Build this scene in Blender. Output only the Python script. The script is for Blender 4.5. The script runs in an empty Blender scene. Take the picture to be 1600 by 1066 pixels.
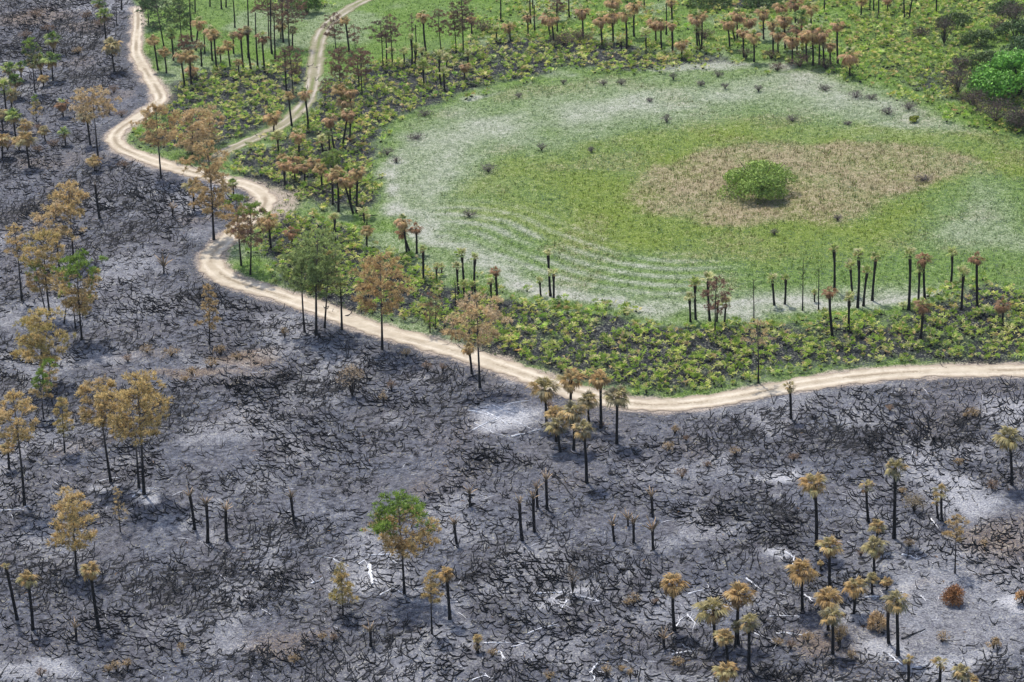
import bpy, math
import numpy as np

# ------------------------------------------------------------------ camera, sky, sun, exposure
W, HPX, FPX = 1600, 1066, 3500.0          # photograph size and focal length in its pixels
CAM_H, PITCH, ROLL = 109.0, math.radians(24.0), math.radians(2.6)
SUN_EL, SUN_AZ = math.radians(64), math.radians(-22)   # azimuth from +Y (away from the camera), negative = left
sc = bpy.context.scene
col = sc.collection

cF = np.array([0, math.cos(PITCH), -math.sin(PITCH)])
cU0 = np.array([0, math.sin(PITCH), math.cos(PITCH)])
cR0 = np.array([1.0, 0, 0])
cR = math.cos(ROLL) * cR0 - math.sin(ROLL) * cU0
cU = math.sin(ROLL) * cR0 + math.cos(ROLL) * cU0
cC = np.array([0, 0, CAM_H])

cam_d = bpy.data.cameras.new('camera')
cam_d.sensor_width = 36.0
cam_d.lens = 36.0 * FPX / W
cam_d.clip_start, cam_d.clip_end = 1.0, 20000.0
cam = bpy.data.objects.new('camera', cam_d)
col.objects.link(cam)
import mathutils
m4 = mathutils.Matrix.Identity(4)
for i in range(3):
    m4[i][0], m4[i][1], m4[i][2], m4[i][3] = cR[i], cU[i], -cF[i], cC[i]
cam.matrix_world = m4
sc.camera = cam

world = bpy.data.worlds.new('World')
sc.world = world
world.use_nodes = True
wn = world.node_tree
sky = wn.nodes.new('ShaderNodeTexSky')
sky.sky_type = 'NISHITA'
sky.sun_disc = False
sky.sun_elevation = SUN_EL
sky.sun_rotation = SUN_AZ
sky.dust_density = 2.0
wn.links.new(sky.outputs[0], wn.nodes['Background'].inputs[0])
wn.nodes['Background'].inputs[1].default_value = 0.15

sl = bpy.data.lights.new('sun', 'SUN')
sl.energy = 3.0
sl.angle = math.radians(1.6)
sl.color = (1.0, 0.95, 0.87)
so = bpy.data.objects.new('sun', sl)
col.objects.link(so)
sdir = mathutils.Vector((math.sin(SUN_AZ) * math.cos(SUN_EL), math.cos(SUN_AZ) * math.cos(SUN_EL), math.sin(SUN_EL)))
so.rotation_euler = sdir.to_track_quat('Z', 'Y').to_euler()
so.location = (0, 250, 150)

sc.view_settings.view_transform = 'Standard'
sc.view_settings.look = 'None'
sc.view_settings.gamma = 1.0
sc.view_settings.exposure = 0.6
try:
    sc.view_settings.use_curve_mapping = False
except Exception:
    pass

# ------------------------------------------------------------------ maths helpers
rng = np.random.default_rng(11)
PI = math.pi

def ground(px, py):
    """photograph pixel -> point on the flat ground (arrays allowed)"""
    px = np.asarray(px, float); py = np.asarray(py, float)
    d = cF + ((px - W / 2) / FPX)[..., None] * cR - ((py - HPX / 2) / FPX)[..., None] * cU
    t = CAM_H / -d[..., 2]
    return cC[:2] + d[..., :2] * t[..., None]

def project(P):
    v = np.asarray(P, float) - cC
    z = v @ cF
    return W / 2 + FPX * (v @ cR) / z, HPX / 2 - FPX * (v @ cU) / z

def scale_at(p):
    v = np.array([p[0], p[1], 0]) - cC
    return FPX / (v @ cF)                      # photo pixels per metre

def upright(bx, by, tx, ty):
    """base pixel and top pixel -> (base xy, height, sideways offset of the top)"""
    b = ground(bx, by)
    lo, hi = 0.05, 60.0
    for _ in range(40):
        mid = (lo + hi) / 2
        if project([b[0], b[1], mid])[1] > ty: lo = mid
        else: hi = mid
    h = (lo + hi) / 2
    x1 = project([b[0], b[1], h])[0]
    return b, h, (tx - x1) / scale_at(b)

_tabs = {}
def vnoise(X, Y, s, seed=0):
    if seed not in _tabs:
        _tabs[seed] = np.random.default_rng(1000 + seed).random((256, 256))
    T = _tabs[seed]
    x, y = X / s, Y / s
    xi, yi = np.floor(x).astype(int), np.floor(y).astype(int)
    fx, fy = x - xi, y - yi
    fx, fy = fx * fx * (3 - 2 * fx), fy * fy * (3 - 2 * fy)
    a, b, c, d = T[xi & 255, yi & 255], T[(xi + 1) & 255, yi & 255], T[xi & 255, (yi + 1) & 255], T[(xi + 1) & 255, (yi + 1) & 255]
    return (a * (1 - fx) + b * fx) * (1 - fy) + (c * (1 - fx) + d * fx) * fy
def fbm(X, Y, s, seed=0, o=3):
    r, a, t = 0, 1.0, 0
    for i in range(o):
        r = r + a * vnoise(X, Y, s / 2 ** i, seed * 7 + i); t += a; a *= .55
    return r / t
def sstep(a, b, x):
    t = np.clip((x - a) / (b - a), 0, 1)
    return t * t * (3 - 2 * t)

def poly_w(pts):
    p = np.array(pts, float)
    return ground(p[:, 0], p[:, 1])
def seg_dist(X, Y, A, closed=False):
    D = np.full(X.shape, 1e9)
    n = len(A)
    for i in range(n if closed else n - 1):
        a, b = A[i], A[(i + 1) % n]
        e = b - a; L = max(e @ e, 1e-9)
        t = np.clip(((X - a[0]) * e[0] + (Y - a[1]) * e[1]) / L, 0, 1)
        D = np.minimum(D, np.hypot(X - a[0] - t * e[0], Y - a[1] - t * e[1]))
    return D
def inside(X, Y, A):
    r = np.zeros(X.shape, bool)
    n = len(A)
    for i in range(n):
        (x1, y1), (x2, y2) = A[i], A[(i + 1) % n]
        if y1 == y2: continue
        r ^= ((y1 > Y) != (y2 > Y)) & (X < (x2 - x1) * (Y - y1) / (y2 - y1) + x1)
    return r
def sdf(X, Y, A):                               # positive inside, metres
    return np.where(inside(X, Y, A), 1, -1) * seg_dist(X, Y, A, True)
def catmull(P, n=8):
    P = np.asarray(P, float); out = []
    Q = np.vstack([2 * P[0] - P[1], P, 2 * P[-1] - P[-2]])
    for i in range(1, len(Q) - 2):
        for k in range(n):
            t = k / n
            a, b, c, d = Q[i - 1], Q[i], Q[i + 1], Q[i + 2]
            out.append(.5 * (2 * b + (c - a) * t + (2 * a - 5 * b + 4 * c - d) * t * t + (3 * b - a - 3 * c + d) * t ** 3))
    out.append(P[-1])
    return np.array(out)
def resample(P, step):
    d = np.r_[0, np.cumsum(np.hypot(*np.diff(P, axis=0).T))]
    s = np.arange(0, d[-1], step)
    return np.c_[np.interp(s, d, P[:, 0]), np.interp(s, d, P[:, 1])]

# ------------------------------------------------------------------ mesh helpers
class Acc:
    """collects vertices, triangles and a colour for each vertex"""
    def __init__(s): s.v, s.f, s.c, s.n = [], [], [], 0
    def add(s, v, f, c):
        v = np.asarray(v, float); f = np.asarray(f, int)
        c = np.asarray(c, float)
        if c.ndim == 1: c = np.tile(c[:3], (len(v), 1))
        s.v.append(v); s.f.append(f + s.n); s.c.append(c[:, :3]); s.n += len(v)
    def arrays(s):
        return np.concatenate(s.v), np.concatenate(s.f), np.concatenate(s.c)
    def mesh(s, name, mat, smooth=False):
        return mesh_from(name, *s.arrays(), mat, smooth)

def mesh_from(name, V, F, C, mat, smooth=False, extra=None):
    me = bpy.data.meshes.new(name)
    k = F.shape[1]
    me.vertices.add(len(V)); me.vertices.foreach_set('co', np.ascontiguousarray(V, np.float32).ravel())
    me.loops.add(F.size); me.loops.foreach_set('vertex_index', np.ascontiguousarray(F, np.int32).ravel())
    me.polygons.add(len(F)); me.polygons.foreach_set('loop_start', np.arange(0, F.size, k, dtype=np.int32))
    me.polygons.foreach_set('use_smooth', np.full(len(F), smooth))
    if C is not None:
        a = me.attributes.new('Col', 'FLOAT_COLOR', 'POINT')
        a.data.foreach_set('color', np.c_[C, np.ones(len(C))].astype(np.float32).ravel())
    for nm, arr in (extra or {}).items():
        a = me.attributes.new(nm, 'FLOAT_COLOR', 'POINT')
        a.data.foreach_set('color', np.ascontiguousarray(arr, np.float32).ravel())
    me.materials.append(mat)
    me.update()
    return me

def link(name, mesh, parent=None, loc=None, rot=None, scl=None):
    o = bpy.data.objects.new(name, mesh)
    col.objects.link(o)
    if parent: o.parent = parent
    if loc is not None: o.location = loc
    if rot is not None: o.rotation_euler = rot
    if scl is not None: o.scale = scl if hasattr(scl, '__len__') else (scl,) * 3
    return o
def tag(o, label=None, cat=None, group=None, kind=None):
    if label: o['label'] = label
    if cat: o['category'] = cat
    if group: o['group'] = group
    if kind: o['kind'] = kind
    return o

def tube(acc, P, R, c, sides=6, cap=True, jit=0.0, r=None):
    P = np.asarray(P, float); R = np.broadcast_to(np.asarray(R, float), (len(P),))
    c = np.asarray(c, float)
    if c.ndim == 1: c = np.tile(c, (len(P), 1))
    T = np.gradient(P, axis=0); T /= np.linalg.norm(T, axis=1)[:, None] + 1e-9
    ref = np.array([0, 0, 1.0]) if abs(T[0][2]) < .8 else np.array([1.0, 0, 0])
    N = np.cross(T, ref); N /= np.linalg.norm(N, axis=1)[:, None] + 1e-9
    B = np.cross(T, N)
    a = np.arange(sides) * 2 * PI / sides
    rad = R[:, None] * np.ones(sides)
    if jit and r is not None: rad = rad * (1 + r.uniform(-jit, jit, rad.shape))
    V = P[:, None] + rad[..., None] * (np.cos(a)[None, :, None] * N[:, None] + np.sin(a)[None, :, None] * B[:, None])
    n = len(P); F = []
    for i in range(n - 1):
        for k in range(sides):
            p, q = i * sides + k, i * sides + (k + 1) % sides
            F += [(p, q, q + sides), (p, q + sides, p + sides)]
    V = V.reshape(-1, 3); C = np.repeat(c, sides, axis=0)
    if cap:
        for e, base in ((0, 0), (n - 1, (n - 1) * sides)):
            V = np.vstack([V, P[e]]); C = np.vstack([C, c[e]])
            m = len(V) - 1
            for k in range(sides):
                p, q = base + k, base + (k + 1) % sides
                F.append((m, q, p) if e == 0 else (m, p, q))
    acc.add(V, F, C)

def rotz(V, a):
    c, s = math.cos(a), math.sin(a)
    return np.c_[V[:, 0] * c - V[:, 1] * s, V[:, 0] * s + V[:, 1] * c, V[:, 2]]
def scatter(variants, pts, rots, scls, picks, tint=None):
    """copies small vertex arrays to many points, as one set of arrays"""
    Vs, Fs, Cs, n = [], [], [], 0
    for k, (V, F, C) in enumerate(variants):
        i = np.where(picks == k)[0]
        if not len(i): continue
        c, s = np.cos(rots[i])[:, None], np.sin(rots[i])[:, None]
        S = scls[i][:, None]
        X = (V[None, :, 0] * c - V[None, :, 1] * s) * S + pts[i, 0][:, None]
        Y = (V[None, :, 0] * s + V[None, :, 1] * c) * S + pts[i, 1][:, None]
        Z = V[None, :, 2] * S + pts[i, 2][:, None]
        Vs.append(np.stack([X, Y, Z], -1).reshape(-1, 3))
        Fs.append((F[None] + (np.arange(len(i)) * len(V))[:, None, None] + n).reshape(-1, F.shape[1]))
        cc = np.tile(C[None], (len(i), 1, 1))
        if tint is not None: cc = cc * tint[i][:, None, :]
        Cs.append(cc.reshape(-1, 3)); n += len(V) * len(i)
    return np.concatenate(Vs), np.concatenate(Fs), np.concatenate(Cs)

# ------------------------------------------------------------------ materials
class NT:
    def __init__(s, name):
        s.m = bpy.data.materials.new(name); s.m.use_nodes = True
        s.t = s.m.node_tree; s.t.nodes.clear()
    def n(s, typ, **kw):
        nd = s.t.nodes.new(typ)
        for k, v in kw.items():
            if k.startswith('_'): setattr(nd, k[1:], v)
            else: s.put(nd.inputs[k.replace('__', ' ')], v)
        return nd
    def put(s, sock, v):
        if isinstance(v, bpy.types.NodeSocket): s.t.links.new(v, sock)
        elif isinstance(v, (tuple, list)) and len(v) == 3 and sock.type == 'RGBA': sock.default_value = (*v, 1)
        else: sock.default_value = v
    def noise(s, vec, scale, detail=3, rough=.55):
        return s.n('ShaderNodeTexNoise', Vector=vec, Scale=scale, Detail=detail, Roughness=rough).outputs['Fac']
    def math(s, op, a, b=0.0, c=None, clamp=False):
        nd = s.t.nodes.new('ShaderNodeMath'); nd.operation = op; nd.use_clamp = clamp
        s.put(nd.inputs[0], a); s.put(nd.inputs[1], b)
        if c is not None: s.put(nd.inputs[2], c)
        return nd.outputs[0]
    def ramp(s, x, lo, hi, a=0.0, b=1.0):
        nd = s.t.nodes.new('ShaderNodeMapRange'); nd.interpolation_type = 'SMOOTHSTEP'
        for i, v in enumerate((x, lo, hi, a, b)): s.put(nd.inputs[i], v)
        return nd.outputs[0]
    def mix(s, f, a, b, mode='MIX'):
        nd = s.t.nodes.new('ShaderNodeMix'); nd.data_type = 'RGBA'; nd.blend_type = mode
        s.put(nd.inputs['Factor'], f); s.put(nd.inputs[6], a); s.put(nd.inputs[7], b)
        return nd.outputs[2]
    def out(s, sh):
        o = s.t.nodes.new('ShaderNodeOutputMaterial'); s.t.links.new(sh, o.inputs['Surface']); return s.m

def mat_leaf(name, transl=.3, rough=.7, vary=.35):
    t = NT(name)
    a = t.n('ShaderNodeAttribute', _attribute_name='Col').outputs['Color']
    g = t.n('ShaderNodeNewGeometry')
    nz = t.noise(g.outputs['Position'], 2.2, 2)
    oi = t.n('ShaderNodeObjectInfo').outputs['Random']
    f = t.math('ADD', t.ramp(nz, .3, .7, 1 - vary, 1 + vary), t.math('MULTIPLY_ADD', oi, .16, -.08))
    c = t.mix(1.0, a, t.n('ShaderNodeCombineColor', Red=f, Green=f, Blue=f).outputs[0], 'MULTIPLY')
    p = t.n('ShaderNodeBsdfPrincipled', Base__Color=c, Roughness=rough)
    p.inputs['Specular IOR Level'].default_value = .25
    tr = t.n('ShaderNodeBsdfTranslucent', Color=c)
    mx = t.n('ShaderNodeMixShader'); mx.inputs[0].default_value = transl
    t.t.links.new(p.outputs[0], mx.inputs[1]); t.t.links.new(tr.outputs[0], mx.inputs[2])
    return t.out(mx.outputs[0])

def mat_bark(name, rough=.85, bump=.6):
    t = NT(name)
    a = t.n('ShaderNodeAttribute', _attribute_name='Col').outputs['Color']
    g = t.n('ShaderNodeNewGeometry').outputs['Position']
    mp = t.n('ShaderNodeMapping', Vector=g); mp.inputs['Scale'].default_value = (1, 1, .35)
    nz = t.noise(mp.outputs[0], 9.0, 4, .65)
    f = t.ramp(nz, .3, .75, .55, 1.5)
    c = t.mix(1.0, a, t.n('ShaderNodeCombineColor', Red=f, Green=f, Blue=f).outputs[0], 'MULTIPLY')
    b = t.n('ShaderNodeBump', Height=nz, Strength=bump, Distance=.05)
    p = t.n('ShaderNodeBsdfPrincipled', Base__Color=c, Roughness=rough, Normal=b.outputs[0])
    p.inputs['Specular IOR Level'].default_value = .3
    return t.out(p.outputs[0])

M_NEEDLE = mat_leaf('pine_needles', .42, .7, .3)
M_FROND = mat_leaf('palm_fronds', .4, .6, .3)
M_LEAF = mat_leaf('broad_leaves', .3, .55, .4)
M_GRASS = mat_leaf('grass_blades', .35, .7, .3)
M_BARK = mat_bark('charred_bark')
M_CHAR = mat_bark('charred_stem', .7, .4)
M_ASHWOOD = mat_bark('ashen_wood', .95, .5)

def mat_terrain(name):
    t = NT(name)
    pos = t.n('ShaderNodeNewGeometry').outputs['Position']
    A = t.n('ShaderNodeAttribute', _attribute_name='zone_a')
    B = t.n('ShaderNodeAttribute', _attribute_name='zone_b')
    sa = t.n('ShaderNodeSeparateColor', Color=A.outputs['Color']); sb = t.n('ShaderNodeSeparateColor', Color=B.outputs['Color'])
    white, char, brown, sand = sa.outputs[0], sa.outputs[1], sa.outputs[2], A.outputs['Alpha']
    green, yellow, tan, pale = sb.outputs[0], sb.outputs[1], sb.outputs[2], B.outputs['Alpha']
    n1 = t.noise(pos, .18, 3); n2 = t.noise(pos, .9, 4, .6); n3 = t.noise(pos, 4.5, 4, .65); n4 = t.noise(pos, 16.0, 3, .7)
    nm = t.math('MULTIPLY_ADD', n3, .5, t.math('MULTIPLY_ADD', n4, .3, t.math('MULTIPLY', n2, .2)))
    def fac(z, sharp=.35, amp=3.2):      # zone weight broken up by noise
        return t.ramp(t.math('ADD', z, t.math('MULTIPLY_ADD', nm, amp, -amp / 2)), .5 - sharp, .5 + sharp)
    # grey ash
    c = t.mix(t.ramp(n2, .3, .7), (.068, .073, .094), (.150, .161, .205))
    c = t.mix(t.ramp(n1, .35, .65, 0, .45), c, (.140, .125, .130))
    c = t.mix(t.ramp(n3, .48, .64, 0, .85), c, (.055, .057, .070))
    c = t.mix(t.ramp(n4, .54, .70, 0, .7), c, (.33, .335, .37))
    n5 = t.noise(pos, 1.9, 4, .72)
    c = t.mix(t.ramp(n5, .49, .61, 0, .8), c, (.032, .034, .045))
    c = t.mix(t.ramp(n5, .46, .36, 0, .42), c, (.27, .285, .335))
    c = t.mix(fac(char), c, t.mix(t.ramp(n3, .35, .7), (.012, .0135, .018), (.046, .050, .062)))
    c = t.mix(fac(brown), c, t.mix(t.ramp(n3, .35, .7), (.14, .10, .075), (.27, .205, .15)))
    c = t.mix(fac(white, .5, 2.0), c, t.mix(t.ramp(n3, .3, .7), (.34, .345, .38), (.66, .66, .68)))
    c = t.mix(fac(green), c, t.mix(t.ramp(nm, .4, .6), (.064, .130, .016), (.17, .285, .038)))
    c = t.mix(fac(yellow), c, t.mix(t.ramp(nm, .4, .6), (.088, .142, .016), (.225, .29, .038)))
    c = t.mix(fac(tan), c, t.mix(t.ramp(nm, .4, .6), (.19, .155, .085), (.42, .335, .21)))
    c = t.mix(fac(pale, .55), c, t.mix(t.ramp(nm, .38, .6), (.26, .28, .21), (.52, .51, .46)))
    c = t.mix(fac(sand, .4), c, t.mix(t.ramp(nm, .38, .6), (.27, .22, .175), (.50, .42, .345)))
    hgt = t.math('MULTIPLY_ADD', n4, .35, t.math('MULTIPLY', n3, 1.0))
    b = t.n('ShaderNodeBump', Height=hgt, Strength=1.0, Distance=.3)
    p = t.n('ShaderNodeBsdfPrincipled', Base__Color=c, Roughness=.95, Normal=b.outputs[0])
    p.inputs['Specular IOR Level'].default_value = .1
    return t.out(p.outputs[0])
M_TERRAIN = mat_terrain('terrain')

def mat_road(name, lo, hi, rut, mid, edge=((.16, .13, .10), (.33, .27, .21))):
    """the colour runs across the road with 'Col': red = ruts, green = grassy middle, blue = dusty edge"""
    t = NT(name)
    pos = t.n('ShaderNodeNewGeometry').outputs['Position']
    a = t.n('ShaderNodeSeparateColor', Color=t.n('ShaderNodeAttribute', _attribute_name='Col').outputs['Color'])
    n2 = t.noise(pos, .6, 4); n3 = t.noise(pos, 3.0, 4, .6); n4 = t.noise(pos, 14.0, 3, .65)
    nm = t.math('MULTIPLY_ADD', n3, .6, t.math('MULTIPLY', n4, .4))
    def fac(z, sharp=.3): return t.ramp(t.math('ADD', z, t.math('MULTIPLY_ADD', nm, 3.0, -1.5)), .5 - sharp, .5 + sharp)
    c = t.mix(t.ramp(n2, .3, .7), lo, hi)
    c = t.mix(t.math('MULTIPLY', fac(a.outputs[0]), .75), c, rut)
    c = t.mix(fac(a.outputs[1]), c, mid)
    c = t.mix(fac(a.outputs[2]), c, t.mix(t.ramp(nm, .4, .6), *edge))
    b = t.n('ShaderNodeBump', Height=t.math('ADD', n3, t.math('MULTIPLY', n4, .3)), Strength=.5, Distance=.06)
    p = t.n('ShaderNodeBsdfPrincipled', Base__Color=c, Roughness=.95, Normal=b.outputs[0])
    p.inputs['Specular IOR Level'].default_value = .1
    return t.out(p.outputs[0])
M_ROAD = mat_road('sand_road', (.35, .295, .22), (.46, .40, .31), (.55, .49, .40), (.25, .205, .145))
M_TRACK = mat_road('track_sand', (.19, .18, .11), (.26, .235, .165), (.42, .375, .33), (.14, .16, .065), ((.08, .11, .035), (.16, .18, .08)))

# ------------------------------------------------------------------ layout of the ground, in photograph pixels
ROAD_PX = [(214, 12), (216, 32), (213, 63), (214, 86), (230, 114), (246, 140), (250, 155), (231, 172), (204, 190), (184, 205), (180, 220),
           (196, 234), (243, 252), (290, 266), (345, 279), (392, 291), (413, 307), (411, 324), (385, 347), (348, 379), (331, 399), (333, 418),
           (363, 438), (400, 450), (463, 470), (540, 498), (592, 516), (653, 532), (710, 548), (762, 565), (815, 583), (855, 597),
           (905, 613), (960, 626), (1010, 632), (1065, 631), (1125, 624), (1200, 610), (1262, 599), (1340, 588), (1425, 581), (1510, 579), (1600, 578), (1760, 574)]
TRACK_PX = [(318, 266), (345, 240), (380, 223), (420, 206), (450, 188), (474, 165), (486, 140), (491, 110), (495, 80), (502, 55), (516, 35), (538, 18), (562, 4), (600, -14)]
ROAD = resample(catmull(poly_w(ROAD_PX)), .45)
TRACK = resample(catmull(poly_w(TRACK_PX)), .45)
BURN = np.vstack([poly_w([(-260, 1230), (-260, -90), (150, -90), (195, -20)]), ROAD[::6], poly_w([(1860, 1230)])])
MEADOW = catmull(poly_w([(598, 225), (588, 285), (610, 335), (680, 395), (760, 432), (830, 466), (900, 480), (1000, 491), (1100, 492), (1200, 492), (1300, 482),
                 (1400, 482), (1480, 470), (1540, 440), (1760, 440), (1760, 225), (1600, 205), (1540, 195), (1470, 172), (1400, 140), (1330, 120), (1260, 106), (1150, 101),
                 (1000, 106), (880, 112), (800, 132), (720, 160), (650, 180), (598, 225)]), 4)[:-1]
SHORE = catmull(poly_w([(598, 240), (590, 290), (620, 335), (680, 392), (760, 428), (860, 462), (1000, 484), (1150, 484), (1300, 474), (1480, 474), (1760, 470)]), 4)
FARLINE = poly_w([(690, 172), (760, 146), (860, 117), (960, 109), (1060, 105), (1150, 99), (1230, 104)])
YELLOW = catmull(poly_w([(665, 330), (730, 275), (850, 232), (1000, 195), (1150, 180), (1300, 186), (1420, 196), (1560, 208), (1760, 240), (1760, 300), (1560, 270), (1480, 300),
                 (1425, 365), (1380, 415), (1250, 425), (1100, 405), (900, 388), (760, 362), (665, 330)]), 3)[:-1]
TAN = catmull(poly_w([(985, 292), (1010, 262), (1090, 235), (1200, 213), (1320, 220), (1450, 236), (1560, 256), (1500, 276), (1420, 302), (1330, 343), (1210, 352), (1090, 346), (1000, 330), (985, 292)]), 3)[:-1]
PALE = poly_w([(640, 330), (650, 270), (690, 225), (800, 196), (950, 168), (1100, 148), (1230, 118), (1300, 150), (1380, 185)])
WHITE_R = catmull(poly_w([(1425, 352), (1490, 300), (1540, 268), (1600, 330), (1620, 392), (1460, 385), (1425, 352)]), 3)[:-1]
BEDS = [poly_w(p) for p in (
    [(830, 478), (900, 492), (1100, 502), (1300, 498), (1480, 478), (1545, 445), (1700, 440), (1700, 560), (1600, 562), (1400, 568), (1250, 585), (1120, 612), (1020, 618), (960, 608), (880, 590),
     (800, 565), (740, 545), (660, 515), (560, 490), (500, 470), (430, 440), (400, 400), (415, 345), (470, 335), (560, 360), (620, 400), (690, 435), (760, 460)],
    [(360, 245), (430, 215), (490, 180), (510, 130), (560, 105), (700, 85), (800, 55), (900, 62), (1000, 78), (1150, 92), (1000, 103), (880, 108), (800, 122), (720, 152), (640, 180), (592, 222),
     (582, 290), (600, 325), (500, 322), (440, 300), (400, 275)],
    [(212, 200), (262, 165), (275, 130), (330, 112), (420, 110), (482, 102), (478, 150), (440, 185), (380, 215), (345, 232), (290, 238), (230, 220)],
    [(1290, -30), (1620, -30), (1520, 100), (1480, 142), (1400, 130), (1330, 112), (1310, 60)],
    [(1040, -10), (1280, -20), (1280, 4), (1100, 6)],
    [(440, -30), (500, -30), (505, 8), (440, 20)])]
def blobs(X, Y, lst):
    r = np.zeros(X.shape)
    for cx, cy, rx, ry, w in lst:
        c = ground(cx, cy); s = scale_at(c)
        e = ground(cx, cy + ry); ryw = max(np.hypot(*(e - c)), .3)
        d = np.hypot((X - c[0]) / (rx / s), (Y - c[1]) / ryw)
        r = np.maximum(r, w * sstep(1.25, .35, d))
    return r
WHITE_B = [(795, 655, 70, 24, .85), (590, 895, 38, 36, .6), (885, 930, 55, 10, .7), (1238, 868, 26, 16, .85), (1230, 738, 48, 16, .75), (1490, 770, 75, 42, .62), (1395, 1000, 55, 30, .7),
           (1575, 945, 45, 16, .75), (1500, 1035, 90, 30, .62), (50, 1045, 70, 26, .55), (1120, 962, 24, 10, .7), (222, 768, 30, 9, .8), (180, 752, 26, 7, .6), (1410, 905, 36, 24, .6), (1560, 650, 60, 40, .5), (1500, 930, 170, 150, .38), (1440, 740, 60, 30, .5), (1330, 640, 60, 20, .4),
           (120, 400, 40, 12, .3), (230, 480, 80, 30, .3), (340, 560, 40, 10, .35), (1330, 950, 60, 30, .4), (420, 500, 40, 14, .35), (70, 880, 60, 30, .3), (430, 330, 30, 10, .5)]
BROWN_B = [(290, 580, 130, 12, .75), (390, 552, 60, 12, .7), (200, 560, 90, 12, .5), (130, 690, 70, 20, .5), (445, 1010, 70, 16, .6), (1290, 1000, 70, 20, .5), (1540, 835, 90, 40, .5), (1430, 905, 50, 12, .55),
           (1060, 700, 60, 20, .35), (60, 25, 90, 18, .65), (140, 40, 60, 12, .6), (110, 100, 70, 12, .5), (180, 150, 40, 10, .5), (60, 250, 70, 12, .45), (300, 340, 60, 10, .45), (960, 1000, 60, 30, .35), (1090, 1030, 50, 30, .35),
           (660, 765, 40, 16, .4), (370, 660, 60, 22, .35), (640, 200, 50, 10, .4), (480, 300, 60, 10, .6), (450, 350, 50, 30, .4), (680, 365, 60, 10, .6), (1350, 60, 40, 12, .3), (800, 40, 60, 14, .3)]
BARE_B = [(205, 860, 130, 38, 1), (340, 365, 90, 14, .8), (640, 748, 75, 28, .9), (330, 700, 80, 30, .8), (1010, 835, 120, 30, .8), (790, 655, 60, 22, 1), (1490, 960, 130, 90, 1), (150, 575, 200, 14, .8), (330, 578, 110, 14, .9), (60, 1040, 70, 16, .4),
          (270, 760, 60, 25, .7), (900, 640, 90, 35, .8), (880, 720, 70, 25, .7), (480, 790, 120, 22, .5), (660, 950, 90, 26, .7), (1290, 985, 90, 24, .8), (1110, 985, 60, 30, .6), (430, 1000, 80, 18, .7), (240, 420, 80, 14, .5),
          (170, 170, 60, 22, .8), (60, 500, 60, 30, .6), (340, 640, 40, 30, .4), (1530, 780, 80, 40, .7), (760, 1000, 80, 30, .4), (950, 670, 120, 14, .5)]
DENSE_B = [(440, 610, 150, 50, 1), (310, 480, 160, 36, 1), (340, 930, 170, 60, 1), (780, 735, 130, 38, 1), (1380, 680, 230, 70, 1), (170, 310, 220, 26, 1), (60, 330, 90, 30, 1), (880, 900, 160, 50, .9), (1140, 800, 130, 40, 1),
           (500, 690, 160, 40, .8), (430, 930, 120, 40, .9), (750, 920, 120, 50, .8), (1250, 1040, 130, 30, 1), (20, 570, 40, 30, 1), (280, 640, 60, 30, .8), (560, 600, 100, 30, .9), (1120, 690, 150, 50, .8), (1220, 830, 80, 50, 1),
           (200, 90, 40, 20, .9), (90, 60, 130, 60, .9), (150, 120, 80, 20, .9), (650, 640, 90, 30, .9), (30, 840, 50, 40, .6), (530, 1010, 100, 40, .7)]

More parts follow.
